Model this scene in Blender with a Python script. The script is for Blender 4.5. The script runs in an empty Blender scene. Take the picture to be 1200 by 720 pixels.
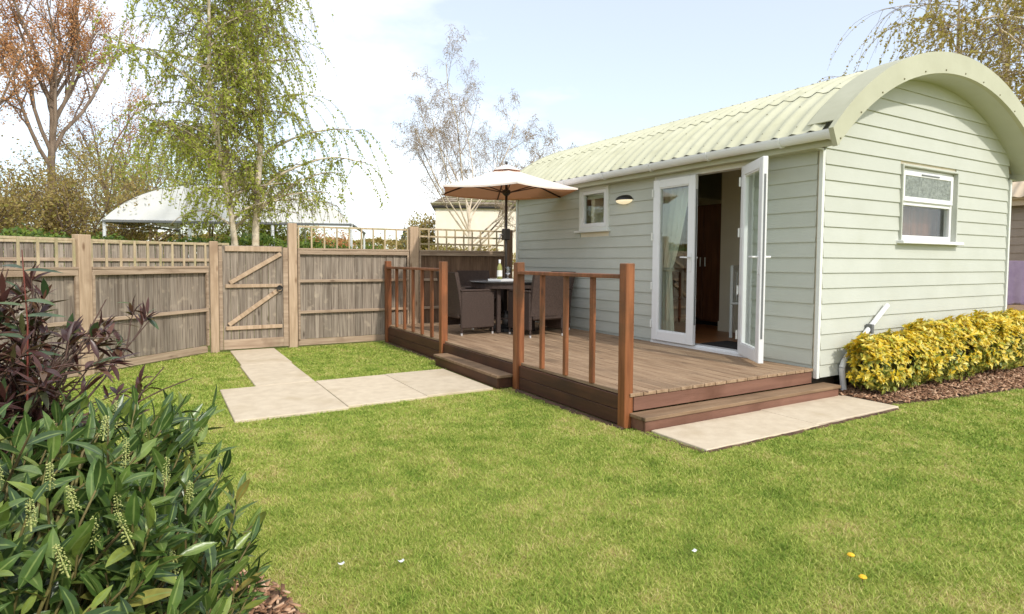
import bpy, math, random
import numpy as np
from mathutils import Vector, Matrix, Quaternion
R = math.radians
SC = bpy.context.scene
COL = SC.collection
rng = np.random.default_rng(7)
random.seed(7)

# ------------------------------------------------------------------ camera
cam_d = bpy.data.cameras.new("camera")
cam_d.sensor_width = 36.0
cam_d.lens = 36.0 * 707.8 / 1200.0
cam_d.shift_y = -20.9 / 1200.0
cam_d.clip_start, cam_d.clip_end = 0.05, 3000
cam = bpy.data.objects.new("camera", cam_d)
COL.objects.link(cam)
CAM = Vector((-5.706, -3.668, 1.349))
YAW, PITCH, ROLL = R(30.359), R(-2.681), R(0.331)
fw = Vector((math.sin(YAW) * math.cos(PITCH), math.cos(YAW) * math.cos(PITCH), math.sin(PITCH)))
rt = Vector((math.cos(YAW), -math.sin(YAW), 0))
up = rt.cross(fw)
rt2 = rt * math.cos(ROLL) + up * math.sin(ROLL)
up2 = up * math.cos(ROLL) - rt * math.sin(ROLL)
m3 = Matrix((rt2, up2, -fw)).transposed()
cam.matrix_world = Matrix.Translation(CAM) @ m3.to_4x4()
SC.camera = cam

# ------------------------------------------------------------------ light
SUN_TO = Vector((0.035, -0.32, 0.27)).normalized()
sun_el = math.asin(SUN_TO.z)
sun_az = math.atan2(SUN_TO.x, SUN_TO.y)
sun_d = bpy.data.lights.new("sun", 'SUN')
sun_d.energy = 1.3
sun_d.angle = R(2.0)
sun_d.color = (1.0, 0.955, 0.885)
sun = bpy.data.objects.new("sun", sun_d)
COL.objects.link(sun)
sun.rotation_euler = (-SUN_TO).to_track_quat('-Z', 'Y').to_euler()

W = bpy.data.worlds.new("World")
SC.world = W
W.use_nodes = True
nt = W.node_tree
nt.nodes.clear()
N = nt.nodes.new
wo = N('ShaderNodeOutputWorld')
sky = N('ShaderNodeTexSky')
sky.sky_type = 'NISHITA'
sky.sun_disc = False
sky.sun_elevation = sun_el
sky.sun_rotation = sun_az
sky.air_density, sky.dust_density, sky.ozone_density = 1.0, 1.2, 1.0
bg = N('ShaderNodeBackground')
bg.inputs['Strength'].default_value = 0.095
nt.links.new(sky.outputs[0], bg.inputs['Color'])
# broken white cloud over the whole sky
tc = N('ShaderNodeTexCoord')
mp = N('ShaderNodeMapping')
mp.inputs['Scale'].default_value = (1.0, 1.0, 2.6)
mp.inputs['Location'].default_value = (0.15, 0.45, 0.1)
nt.links.new(tc.outputs['Generated'], mp.inputs['Vector'])
n1 = N('ShaderNodeTexNoise')
n1.inputs['Scale'].default_value = 1.5
n1.inputs['Detail'].default_value = 7
n1.inputs['Roughness'].default_value = 0.55
nt.links.new(mp.outputs[0], n1.inputs['Vector'])
cr = N('ShaderNodeValToRGB')
cr.color_ramp.elements[0].position = 0.46
cr.color_ramp.elements[0].color = (0.36, 0.36, 0.36, 1)
cr.color_ramp.elements[1].position = 0.68
cr.color_ramp.elements[1].color = (1, 1, 1, 1)
nt.links.new(n1.outputs[0], cr.inputs[0])
bg2 = N('ShaderNodeBackground')
bg2.inputs['Color'].default_value = (0.97, 0.985, 1.0, 1)
bg2.inputs['Strength'].default_value = 0.72
mx = N('ShaderNodeMixShader')
nt.links.new(cr.outputs[0], mx.inputs[0])
nt.links.new(bg.outputs[0], mx.inputs[1])
nt.links.new(bg2.outputs[0], mx.inputs[2])
nt.links.new(mx.outputs[0], wo.inputs['Surface'])

SC.view_settings.view_transform = 'Standard'
SC.view_settings.look = 'None'
SC.view_settings.exposure = 1.15
SC.view_settings.gamma = 1.0
SC.render.engine = 'CYCLES'
SC.cycles.max_bounces = 8
SC.cycles.transparent_max_bounces = 16

# ------------------------------------------------------------------ helpers
def tag(o, label=None, cat=None, group=None, kind=None):
    if label: o['label'] = label
    if cat: o['category'] = cat
    if group: o['group'] = group
    if kind: o['kind'] = kind
    return o

def empty(name, loc=(0, 0, 0), rz=0, label=None, cat=None, group=None):
    o = bpy.data.objects.new(name, None)
    COL.objects.link(o)
    o.location = loc
    o.rotation_euler = (0, 0, rz)
    o.empty_display_size = 0.2
    return tag(o, label, cat, group)

def add(name, me, parent=None, loc=None, M=None):
    o = bpy.data.objects.new(name, me)
    COL.objects.link(o)
    if parent: o.parent = parent
    if M is not None: o.matrix_local = M
    elif loc is not None: o.location = loc
    return o

def np_mesh(name, V, F, m, smooth=False, tint=None):
    V = np.asarray(V, np.float32); F = np.asarray(F, np.int32)
    me = bpy.data.meshes.new(name)
    k = F.shape[1]
    me.vertices.add(len(V)); me.vertices.foreach_set('co', V.ravel())
    me.loops.add(F.size); me.loops.foreach_set('vertex_index', F.ravel())
    me.polygons.add(len(F))
    me.polygons.foreach_set('loop_start', np.arange(0, F.size, k, dtype=np.int32))
    me.polygons.foreach_set('loop_total', np.full(len(F), k, np.int32))
    if smooth: me.polygons.foreach_set('use_smooth', np.ones(len(F), bool))
    if tint is not None:
        a = me.attributes.new('tint', 'FLOAT', 'POINT')
        a.data.foreach_set('value', np.asarray(tint, np.float32))
    me.materials.append(m)
    me.update()
    me.validate()
    return me

class MB:
    def __init__(s): s.v = []; s.f = []
    def quad_box(s, P):
        b = len(s.v); s.v += [tuple(p) for p in P]
        for q in ((0, 3, 2, 1), (4, 5, 6, 7), (0, 1, 5, 4), (1, 2, 6, 5), (2, 3, 7, 6), (3, 0, 4, 7)):
            s.f.append(tuple(b + i for i in q))
    def box(s, a, b, c=0.0, M=None):
        x0, y0, z0 = a; x1, y1, z1 = b
        if c <= 0:
            P = [(x0, y0, z0), (x1, y0, z0), (x1, y1, z0), (x0, y1, z0), (x0, y0, z1), (x1, y0, z1), (x1, y1, z1), (x0, y1, z1)]
            if M is not None: P = [M @ Vector(p) for p in P]
            s.quad_box(P); return s
        base = len(s.v); idx = {}
        lo, hi = (x0, y0, z0), (x1, y1, z1)
        for i in (0, 1):
            for j in (0, 1):
                for k in (0, 1):
                    cor = [(lo, hi)[t][d] for d, t in enumerate((i, j, k))]
                    for ax in range(3):
                        p = list(cor)
                        for d, t in enumerate((i, j, k)):
                            if d != ax: p[d] += c if t == 0 else -c
                        idx[(i, j, k, ax)] = len(s.v)
                        p = Vector(p)
                        if M is not None: p = M @ p
                        s.v.append(tuple(p))
        g = lambda i, j, k, ax: idx[(i, j, k, ax)]
        for t in (0, 1):
            s._f([g(t, 0, 0, 0), g(t, 1, 0, 0), g(t, 1, 1, 0), g(t, 0, 1, 0)], t == 0)
            s._f([g(0, t, 0, 1), g(1, t, 0, 1), g(1, t, 1, 1), g(0, t, 1, 1)], t == 1)
            s._f([g(0, 0, t, 2), g(1, 0, t, 2), g(1, 1, t, 2), g(0, 1, t, 2)], t == 0)
        for a_ in (0, 1):
            for b_ in (0, 1):
                s._f([g(0, a_, b_, 1), g(1, a_, b_, 1), g(1, a_, b_, 2), g(0, a_, b_, 2)], (a_ + b_) % 2 == 1)
                s._f([g(a_, 0, b_, 0), g(a_, 1, b_, 0), g(a_, 1, b_, 2), g(a_, 0, b_, 2)], (a_ + b_) % 2 == 0)
                s._f([g(a_, b_, 0, 0), g(a_, b_, 1, 0), g(a_, b_, 1, 1), g(a_, b_, 0, 1)], (a_ + b_) % 2 == 1)
        for i in (0, 1):
            for j in (0, 1):
                for k in (0, 1):
                    s._f([g(i, j, k, 0), g(i, j, k, 1), g(i, j, k, 2)], (i + j + k) % 2 == 0)
        return s
    def _f(s, q, flip): s.f.append(tuple(reversed(q)) if flip else tuple(q))
    def tube(s, pts, rad, n=8, cap=True):
        pts = [Vector(p) for p in pts]
        if not hasattr(rad, '__len__'): rad = [rad] * len(pts)
        base = len(s.v); ref = None
        for i, p in enumerate(pts):
            d = (pts[min(i + 1, len(pts) - 1)] - pts[max(i - 1, 0)]).normalized()
            if ref is None: ref = d.orthogonal().normalized()
            ref = (ref - d * ref.dot(d)).normalized()
            b = d.cross(ref)
            for k in range(n):
                a = 2 * math.pi * k / n
                s.v.append(tuple(p + (ref * math.cos(a) + b * math.sin(a)) * rad[i]))
        for i in range(len(pts) - 1):
            for k in range(n):
                k2 = (k + 1) % n
                s.f.append((base + i * n + k, base + i * n + k2, base + (i + 1) * n + k2, base + (i + 1) * n + k))
        if cap:
            s.f.append(tuple(base + k for k in reversed(range(n))))
            e = base + (len(pts) - 1) * n
            s.f.append(tuple(e + k for k in range(n)))
        return s
    def lathe(s, prof, c=(0, 0, 0), n=16):
        base = len(s.v)
        for r, z in prof:
            for k in range(n):
                a = 2 * math.pi * k / n
                s.v.append((c[0] + r * math.cos(a), c[1] + r * math.sin(a), c[2] + z))
        for i in range(len(prof) - 1):
            for k in range(n):
                k2 = (k + 1) % n
                s.f.append((base + i * n + k, base + i * n + k2, base + (i + 1) * n + k2, base + (i + 1) * n + k))
        return s
    def prism(s, poly, ax, t0, t1):
        """poly = 2D points; ax = axis of extrusion (0,1,2)"""
        n = len(poly); base = len(s.v)
        for t in (t0, t1):
            for a, b in poly:
                s.v.append(((t, a, b), (a, t, b), (a, b, t))[ax])
        s.f.append(tuple(base + i for i in range(n)))
        s.f.append(tuple(base + n + i for i in reversed(range(n))))
        for i in range(n):
            j = (i + 1) % n
            s.f.append((base + j, base + i, base + n + i, base + n + j))
        return s
    def grid(s, fn, nu, nv):
        base = len(s.v)
        for i in range(nu + 1):
            for j in range(nv + 1): s.v.append(tuple(fn(i / nu, j / nv)))
        for i in range(nu):
            for j in range(nv):
                a = base + i * (nv + 1) + j
                s.f.append((a, a + nv + 1, a + nv + 2, a + 1))
        return s
    def mesh(s, name, m, smooth=False, recalc=True):
        me = bpy.data.meshes.new(name)
        me.from_pydata(s.v, [], s.f)
        if recalc:
            import bmesh
            bm = bmesh.new(); bm.from_mesh(me)
            bmesh.ops.recalc_face_normals(bm, faces=bm.faces)
            bm.to_mesh(me); bm.free()
        if smooth: me.polygons.foreach_set('use_smooth', np.ones(len(me.polygons), bool))
        me.materials.append(m)
        me.update()
        return me
    def build(s, name, m, parent=None, smooth=False, loc=None, M=None, recalc=True):
        return add(name, s.mesh(name, m, smooth, recalc), parent, loc, M)

def box(name, a, b, m, parent=None, c=0.0, M=None):
    return MB().box(a, b, c).build(name, m, parent, M=M)

# ------------------------------------------------------------------ materials
def srgb(r, g, b):
    f = lambda x: (x / 255 / 12.92) if x <= 10 else ((x / 255 + 0.055) / 1.055) ** 2.4
    return (f(r), f(g), f(b), 1)

def newmat(name):
    m = bpy.data.materials.new(name); m.use_nodes = True
    t = m.node_tree
    return m, t, t.nodes['Principled BSDF'], t.nodes.new, t.links.new

def pmat(name, c1, c2=None, scale=4.0, rough=0.6, bump=0.0, bscale=None, stretch=(1, 1, 1), rand=0.0, spec=0.5,
         contrast=(0.35, 0.65), c3=None, c3scale=1.2, c3lim=(0.55, 0.7), metallic=0.0, detail=6, grooves=None, world=False, knots=None):
    m, t, b, N, L = newmat(name)
    b.inputs['Roughness'].default_value = rough
    b.inputs['Specular IOR Level'].default_value = spec
    b.inputs['Metallic'].default_value = metallic
    tcn = N('ShaderNodeTexCoord'); oi = N('ShaderNodeObjectInfo')
    if world:
        ge = N('ShaderNodeNewGeometry'); src = ge.outputs['Position']
    else:
        ad = N('ShaderNodeVectorMath'); ad.operation = 'MULTIPLY_ADD'
        cb = N('ShaderNodeCombineXYZ')
        for i, k in enumerate((17.0, 31.0, 23.0)):
            mm = N('ShaderNodeMath'); mm.operation = 'MULTIPLY'; mm.inputs[1].default_value = k
            L(oi.outputs['Random'], mm.inputs[0]); L(mm.outputs[0], cb.inputs[i])
        ad.operation = 'ADD'
        L(tcn.outputs['Object'], ad.inputs[0]); L(cb.outputs[0], ad.inputs[1])
        src = ad.outputs[0]
    mpn = N('ShaderNodeMapping'); mpn.inputs['Scale'].default_value = stretch
    L(src, mpn.inputs['Vector'])
    no = N('ShaderNodeTexNoise'); no.inputs['Scale'].default_value = scale; no.inputs['Detail'].default_value = detail
    no.inputs['Roughness'].default_value = 0.6
    L(mpn.outputs[0], no.inputs['Vector'])
    rp = N('ShaderNodeValToRGB')
    rp.color_ramp.elements[0].position = contrast[0]; rp.color_ramp.elements[1].position = contrast[1]
    rp.color_ramp.elements[0].color = c1; rp.color_ramp.elements[1].color = c2 or c1
    L(no.outputs[0], rp.inputs[0])
    colr = rp.outputs[0]
    if c3:
        n3 = N('ShaderNodeTexNoise'); n3.inputs['Scale'].default_value = c3scale; n3.inputs['Detail'].default_value = 5
        L(src, n3.inputs['Vector'])
        r3 = N('ShaderNodeMapRange'); r3.inputs['From Min'].default_value = c3lim[0]; r3.inputs['From Max'].default_value = c3lim[1]
        L(n3.outputs[0], r3.inputs['Value'])
        mxn = N('ShaderNodeMix'); mxn.data_type = 'RGBA'
        L(r3.outputs[0], mxn.inputs['Factor']); L(colr, mxn.inputs['A']); mxn.inputs['B'].default_value = c3
        colr = mxn.outputs['Result']
    if knots:
        mk = N('ShaderNodeMapping'); mk.inputs['Scale'].default_value = knots[0]; L(src, mk.inputs['Vector'])
        vo = N('ShaderNodeTexVoronoi'); vo.inputs['Scale'].default_value = 1.0; L(mk.outputs[0], vo.inputs['Vector'])
        rk = N('ShaderNodeMapRange'); rk.inputs['From Min'].default_value = 0.06; rk.inputs['From Max'].default_value = 0.16
        rk.inputs['To Min'].default_value = 1.0; rk.inputs['To Max'].default_value = 0.0
        L(vo.outputs['Distance'], rk.inputs['Value'])
        sepc = N('ShaderNodeSeparateColor'); L(vo.outputs['Color'], sepc.inputs[0])
        gt = N('ShaderNodeMath'); gt.operation = 'GREATER_THAN'; gt.inputs[1].default_value = 0.5; L(sepc.outputs[0], gt.inputs[0])
        ml = N('ShaderNodeMath'); ml.operation = 'MULTIPLY'; L(rk.outputs[0], ml.inputs[0]); L(gt.outputs[0], ml.inputs[1])
        m2 = N('ShaderNodeMath'); m2.operation = 'MULTIPLY'; m2.inputs[1].default_value = 0.75; L(ml.outputs[0], m2.inputs[0])
        mkx = N('ShaderNodeMix'); mkx.data_type = 'RGBA'; L(m2.outputs[0], mkx.inputs['Factor']); L(colr, mkx.inputs['A']); mkx.inputs['B'].default_value = knots[1]
        colr = mkx.outputs['Result']
    if rand:
        hs = N('ShaderNodeHueSaturation')
        mr = N('ShaderNodeMapRange'); mr.inputs['To Min'].default_value = 1 - rand; mr.inputs['To Max'].default_value = 1 + rand
        L(oi.outputs['Random'], mr.inputs['Value']); L(mr.outputs[0], hs.inputs['Value']); L(colr, hs.inputs['Color'])
        colr = hs.outputs[0]
    L(colr, b.inputs['Base Color'])
    if bump:
        bn = N('ShaderNodeBump'); bn.inputs['Strength'].default_value = bump; bn.inputs['Distance'].default_value = 0.01
        nb = N('ShaderNodeTexNoise'); nb.inputs['Scale'].default_value = bscale or scale * 3; nb.inputs['Detail'].default_value = 4
        L(mpn.outputs[0], nb.inputs['Vector']); L(nb.outputs[0], bn.inputs['Height'])
        L(bn.outputs[0], b.inputs['Normal'])
        if grooves:
            wv = N('ShaderNodeTexWave'); wv.bands_direction = grooves[0]; wv.inputs['Scale'].default_value = grooves[1]
            L(tcn.outputs['Object'], wv.inputs['Vector'])
            b2 = N('ShaderNodeBump'); b2.inputs['Strength'].default_value = grooves[2]; b2.inputs['Distance'].default_value = 0.006
            L(wv.outputs['Fac'], b2.inputs['Height']); L(bn.outputs[0], b2.inputs['Normal']); L(b2.outputs[0], b.inputs['Normal'])
    return m

def leafmat(name, cols, rough=0.45, trans=0.25, spec=0.4, rib=None):
    """cols: list of (pos, colour) over tint"""
    m, t, b, N, L = newmat(name)
    at = N('ShaderNodeAttribute'); at.attribute_name = 'tint'
    oi = N('ShaderNodeObjectInfo')
    ad = N('ShaderNodeMath'); ad.operation = 'ADD'
    L(at.outputs['Fac'], ad.inputs[0]); L(oi.outputs['Random'], ad.inputs[1])
    fr = N('ShaderNodeMath'); fr.operation = 'FRACT'; L(ad.outputs[0], fr.inputs[0])
    rp = N('ShaderNodeValToRGB'); el = rp.color_ramp.elements
    while len(el) < len(cols): el.new(0.5)
    for e, (p, c) in zip(el, cols): e.position = p; e.color = c
    L(fr.outputs[0], rp.inputs[0]); colo = rp.outputs[0]
    if rib:
        ar = N('ShaderNodeAttribute'); ar.attribute_name = 'rib'
        mr = N('ShaderNodeMapRange'); mr.inputs['From Min'].default_value = 0.80; mr.inputs['From Max'].default_value = 0.97; L(ar.outputs['Fac'], mr.inputs['Value'])
        tn = N('ShaderNodeNewGeometry'); nz = N('ShaderNodeTexNoise'); nz.inputs['Scale'].default_value = 45; nz.inputs['Detail'].default_value = 3; L(tn.outputs['Position'], nz.inputs['Vector'])
        hv = N('ShaderNodeHueSaturation'); mv = N('ShaderNodeMapRange'); mv.inputs['From Min'].default_value = 0.3; mv.inputs['From Max'].default_value = 0.7; mv.inputs['To Min'].default_value = 0.78; mv.inputs['To Max'].default_value = 1.22
        L(nz.outputs[0], mv.inputs['Value']); L(mv.outputs[0], hv.inputs['Value']); L(colo, hv.inputs['Color'])
        mxr = N('ShaderNodeMix'); mxr.data_type = 'RGBA'; L(mr.outputs[0], mxr.inputs['Factor']); L(hv.outputs[0], mxr.inputs['A']); mxr.inputs['B'].default_value = rib
        colo = mxr.outputs['Result']
        bp = N('ShaderNodeBump'); bp.inputs['Strength'].default_value = 0.35; bp.inputs['Distance'].default_value = 0.004; L(nz.outputs[0], bp.inputs['Height']); L(bp.outputs[0], b.inputs['Normal'])
    L(colo, b.inputs['Base Color'])
    b.inputs['Roughness'].default_value = rough; b.inputs['Specular IOR Level'].default_value = spec
    if trans:
        tr = N('ShaderNodeBsdfTranslucent'); L(colo, tr.inputs['Color'])
        mxs = N('ShaderNodeMixShader'); mxs.inputs[0].default_value = trans
        L(b.outputs[0], mxs.inputs[1]); L(tr.outputs[0], mxs.inputs[2])
        L(mxs.outputs[0], t.nodes['Material Output'].inputs['Surface'])
    return m

def glassmat(name, tint=(0.95, 0.98, 0.97, 1), refl=1.0, bump=0):
    m = bpy.data.materials.new(name); m.use_nodes = True
    t = m.node_tree; t.nodes.clear(); N = t.nodes.new; L = t.links.new
    o = N('ShaderNodeOutputMaterial'); g = N('ShaderNodeBsdfGlossy'); g.inputs['Roughness'].default_value = 0.01
    tr = N('ShaderNodeBsdfTransparent'); tr.inputs['Color'].default_value = tint
    fz = N('ShaderNodeFresnel'); fz.inputs['IOR'].default_value = 1.6
    mx_ = N('ShaderNodeMixShader')
    mu = N('ShaderNodeMath'); mu.operation = 'MULTIPLY'; mu.inputs[1].default_value = refl; mu.use_clamp = True
    L(fz.outputs[0], mu.inputs[0]); L(mu.outputs[0], mx_.inputs[0]); L(tr.outputs[0], mx_.inputs[1]); L(g.outputs[0], mx_.inputs[2])
    L(mx_.outputs[0], o.inputs['Surface'])
    return m

M = {}
M['sage'] = pmat('sage_paint', srgb(193, 195, 184), srgb(186, 188, 176), 1.5, 0.62, 0.12, 60, (1, 1, 1), 0.012, 0.35, c3=srgb(183, 185, 170), c3scale=2.0, c3lim=(0.6, 0.85))
M['roof'] = pmat('roof_sheet_paint', srgb(205, 203, 174), srgb(195, 193, 162), 2.5, 0.6, 0.08, 40, rand=0.03, c3=srgb(182, 180, 150), c3scale=3.0, c3lim=(0.55, 0.75))
M['barge'] = pmat('barge_paint', srgb(186, 185, 160), srgb(176, 175, 149), 2, 0.6, 0.05, 30)
M['white'] = pmat('white_upvc', (0.80, 0.80, 0.79, 1), (0.76, 0.76, 0.75, 1), 3, 0.35, 0.0)
M['whitetrim'] = pmat('white_trim', (0.74, 0.75, 0.70, 1), (0.70, 0.71, 0.66, 1), 3, 0.5)
M['glass'] = glassmat('window_glass', refl=0.22)
M['screw'] = pmat('screw_cap', srgb(120, 115, 85), rough=0.5)
M['dark'] = pmat('dark_gap', (0.02, 0.02, 0.018, 1), rough=0.9)
M['deck'] = pmat('deck_board_wood', srgb(168, 142, 114), srgb(134, 108, 83), 4, 0.75, 0.25, 30, (6, 0.5, 6), 0.09, 0.3, c3=srgb(114, 94, 74), c3scale=1.6, c3lim=(0.55, 0.8), grooves=('X', 14.0, 0.35), knots=((7, 2.2, 7), srgb(70, 50, 36)))
M['decktread'] = pmat('step_tread_wood', srgb(150, 124, 97), srgb(126, 101, 76), 3, 0.75, 0.25, 30, (0.6, 6, 6), 0.05, 0.3, c3=srgb(108, 88, 68), c3scale=2, c3lim=(0.5, 0.75), grooves=('Y', 14.0, 0.35), knots=((2.4, 7, 7), srgb(70, 54, 40)))
M['deckfascia'] = pmat('deck_stain_shaded', srgb(90, 58, 40), srgb(68, 43, 29), 2, 0.6, 0.2, 20, (5, 0.5, 5), 0.06, 0.35, c3=srgb(62, 42, 31), c3scale=2, c3lim=(0.5, 0.7))  # long sides: stain darkened, their shade is put into the colour
M['deckend'] = pmat('deck_stain_sunlit', srgb(128, 92, 75), srgb(104, 72, 58), 2, 0.6, 0.2, 20, (0.5, 5, 5), 0.06, 0.35, c3=srgb(98, 66, 50), c3scale=2, c3lim=(0.5, 0.7))  # sunlit end: lighter copy of the fascia stain, sun put into the colour
M['rail'] = pmat('railing_stain', srgb(148, 92, 55), srgb(114, 66, 36), 3, 0.5, 0.15, 25, (8, 8, 0.7), 0.08, 0.4, c3=srgb(92, 64, 40), c3scale=3, c3lim=(0.48, 0.75), knots=((9, 9, 2.6), srgb(70, 38, 20)))
M['fence'] = pmat('weathered_fence_board', srgb(158, 146, 131), srgb(108, 96, 84), 5, 0.85, 0.35, 30, (9, 9, 0.35), 0.17, 0.2, c3=srgb(172, 158, 138), c3scale=6, c3lim=(0.6, 0.74), knots=((8, 8, 2.4), srgb(70, 58, 48)))
M['fencerail'] = pmat('weathered_fence_rail', srgb(178, 157, 134), srgb(148, 127, 106), 3, 0.85, 0.3, 30, (0.7, 9, 9), 0.08, 0.2, c3=srgb(128, 108, 88), c3scale=3, c3lim=(0.55, 0.75), knots=((2.6, 9, 9), srgb(92, 74, 58)))
M['fencepost'] = pmat('fence_post_timber', srgb(192, 168, 141), srgb(164, 140, 114), 3, 0.8, 0.3, 25, (8, 8, 0.7), 0.05, 0.2, c3=srgb(152, 128, 104), c3scale=3, c3lim=(0.55, 0.75), knots=((7, 7, 2.6), srgb(110, 82, 58)))
M['trellis'] = pmat('trellis_timber', srgb(196, 178, 146), srgb(172, 152, 122), 4, 0.85, 0.2, 30, (5, 5, 1), 0.07, 0.2, c3=srgb(160, 152, 112), c3scale=4, c3lim=(0.5, 0.7))
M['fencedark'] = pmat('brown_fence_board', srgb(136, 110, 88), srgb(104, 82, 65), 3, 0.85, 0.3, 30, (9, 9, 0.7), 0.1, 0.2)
M['slab'] = pmat('paving_slab', srgb(210, 195, 170), srgb(198, 182, 157), 9, 0.9, 0.4, 120, rand=0.03, spec=0.2, c3=srgb(182, 164, 134), c3scale=2.2, c3lim=(0.55, 0.85))
M['rattan'] = pmat('brown_rattan', srgb(80, 64, 56), srgb(50, 39, 33), 60, 0.6, 0.5, 90, (1, 1, 1.6), 0.05, 0.4)
M['rattandark'] = pmat('dark_rattan', srgb(74, 58, 50), srgb(50, 39, 34), 60, 0.6, 0.5, 90, (1, 1, 1.6), 0.05, 0.4)
M['tablerim'] = pmat('black_table', srgb(58, 56, 56), srgb(46, 44, 44), 5, 0.25)
M['chrome'] = pmat('metal_foot', (0.75, 0.75, 0.75, 1), rough=0.3, metallic=0.7)
def canvasmat():
    m, t, b, N, L = newmat('parasol_canvas')
    b.inputs['Base Color'].default_value = srgb(236, 222, 210); b.inputs['Roughness'].default_value = 0.9; b.inputs['Specular IOR Level'].default_value = 0.1
    tr = N('ShaderNodeBsdfTranslucent'); tr.inputs['Color'].default_value = srgb(224, 156, 114)
    mxs = N('ShaderNodeMixShader'); mxs.inputs[0].default_value = 0.12
    L(b.outputs[0], mxs.inputs[1]); L(tr.outputs[0], mxs.inputs[2]); L(mxs.outputs[0], t.nodes['Material Output'].inputs['Surface'])
    # underside painted tan: shade and warm sun through the cloth put into colour
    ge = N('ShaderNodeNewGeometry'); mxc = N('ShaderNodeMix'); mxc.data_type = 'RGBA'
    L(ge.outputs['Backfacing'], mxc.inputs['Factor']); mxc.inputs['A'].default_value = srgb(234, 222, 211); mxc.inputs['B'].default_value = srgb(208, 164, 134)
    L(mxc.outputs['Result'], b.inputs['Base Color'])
    return m
M['canvas'] = canvasmat()
M['polemetal'] = pmat('parasol_pole', srgb(52, 46, 42), rough=0.4)
M['rib'] = pmat('parasol_rib', srgb(70, 46, 36), rough=0.5)
M['tent'] = leafmat('marquee_fabric', [(0.0, (0.88, 0.88, 0.87, 1)), (1.0, (0.88, 0.88, 0.87, 1))], 0.6, 0.06, 0.3)
M['tentpole'] = pmat('marquee_pole', (0.72, 0.74, 0.76, 1), rough=0.4)
M['soil'] = pmat('bark_soil', srgb(104, 78, 58), srgb(66, 48, 36), 14, 0.95, 0.5, 60)
M['brick'] = pmat('plinth_block', srgb(120, 110, 98), srgb(96, 86, 76), 8, 0.9, 0.3)
M['housewall'] = pmat('cream_render', srgb(248, 238, 220), srgb(240, 229, 210), 4, 0.85, 0.1, 40)
M['thatch'] = pmat('mossy_roof_tiles', srgb(158, 144, 126), srgb(122, 110, 96), 8, 0.9, 0.6, 30, rand=0.08, c3=srgb(136, 138, 84), c3scale=0.6, c3lim=(0.5, 0.65))
M['neighwall'] = pmat('taupe_boards', srgb(165, 150, 136), srgb(150, 135, 121), 2, 0.7, 0.1, 30, rand=0.03)
M['neighroof'] = pmat('beige_roof', srgb(205, 186, 160), srgb(190, 170, 142), 2.5, 0.6, 0.05)
M['purple'] = pmat('purple_cloth', srgb(204, 178, 212), srgb(188, 160, 198), 9, 0.9, 0.2, 120)
M['intwall'] = pmat('interior_cream', srgb(232, 220, 196), srgb(226, 213, 188), 2, 0.7)
M['intfloor'] = pmat('interior_oak', srgb(150, 98, 58), srgb(120, 74, 42), 3, 0.4, 0, None, (6, 0.6, 6), 0.1)
M['brownwood'] = pmat('brown_cabinet', srgb(128, 82, 54), srgb(96, 58, 36), 3, 0.5, 0, None, (6, 6, 0.6))
M['mat'] = pmat('door_mat', srgb(46, 42, 40), srgb(34, 31, 30), 50, 0.95, 0.3)
M['curtain'] = leafmat('curtain_cloth', [(0, srgb(228, 230, 208)), (1, srgb(228, 230, 208))], 0.9, 0.3, 0.1)
M['lampglass'] = None
M['blackpl'] = pmat('black_plastic', srgb(38, 36, 36), rough=0.4)
M['greyplast'] = pmat('grey_plastic', srgb(110, 112, 112), rough=0.5)
M['carpaint'] = pmat('silver_car_paint', (0.62, 0.63, 0.65, 1), rough=0.25, metallic=0.3)
M['tyre'] = pmat('tyre_rubber', (0.03, 0.03, 0.03, 1), rough=0.85)
M['winglass'] = pmat('dark_glass', (0.03, 0.035, 0.04, 1), rough=0.05)
M['bark'] = pmat('grey_brown_bark', srgb(140, 122, 104), srgb(104, 88, 74), 3, 0.9, 0.5, 12, (3, 3, 0.6), world=True)
M['birchbark'] = pmat('white_birch_bark', srgb(222, 208, 186), srgb(196, 178, 152), 2, 0.8, 0.2, 12, (1, 1, 3), c3=srgb(96, 84, 72), c3scale=1.7, c3lim=(0.6, 0.66), world=True)
M['baretwig'] = pmat('bare_twig_bark', srgb(178, 158, 138), srgb(150, 130, 112), 3, 0.9, world=True)
M['twig'] = pmat('twig_bark', srgb(134, 112, 96), srgb(108, 88, 74), 3, 0.9, world=True)
M['birchleaf'] = leafmat('birch_leaf', [(0.0, srgb(146, 160, 56)), (0.4, srgb(178, 188, 74)), (0.75, srgb(200, 204, 98)), (1.0, srgb(214, 214, 128))], 0.5, 0.55)
M['birchleaf2'] = leafmat('spring_birch_leaf', [(0.0, srgb(160, 146, 70)), (0.5, srgb(184, 170, 84)), (0.8, srgb(198, 182, 108)), (1.0, srgb(166, 136, 88))], 0.5, 0.5)
M['copperleaf'] = leafmat('copper_bud_leaf', [(0.0, srgb(184, 124, 74)), (0.45, srgb(208, 154, 102)), (0.8, srgb(216, 174, 128)), (1.0, srgb(178, 138, 94))], 0.6, 0.45)
M['barebud'] = leafmat('bare_twig_bud', [(0.0, srgb(150, 128, 96)), (0.6, srgb(172, 150, 112)), (1.0, srgb(164, 150, 84))], 0.6, 0.3)
M['oliveleaf'] = leafmat('olive_scrub_leaf', [(0.0, srgb(138, 122, 66)), (0.4, srgb(168, 148, 86)), (0.75, srgb(186, 164, 106)), (1.0, srgb(160, 160, 74))], 0.6, 0.45)
M['greenleaf'] = leafmat('willow_leaf', [(0.0, srgb(136, 150, 56)), (0.5, srgb(170, 178, 72)), (1.0, srgb(192, 194, 96))], 0.55, 0.45)
M['hedgeleaf'] = leafmat('green_hedge_leaf', [(0.0, srgb(62, 84, 34)), (0.5, srgb(92, 116, 44)), (1.0, srgb(128, 146, 58))], 0.5, 0.25)
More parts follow.
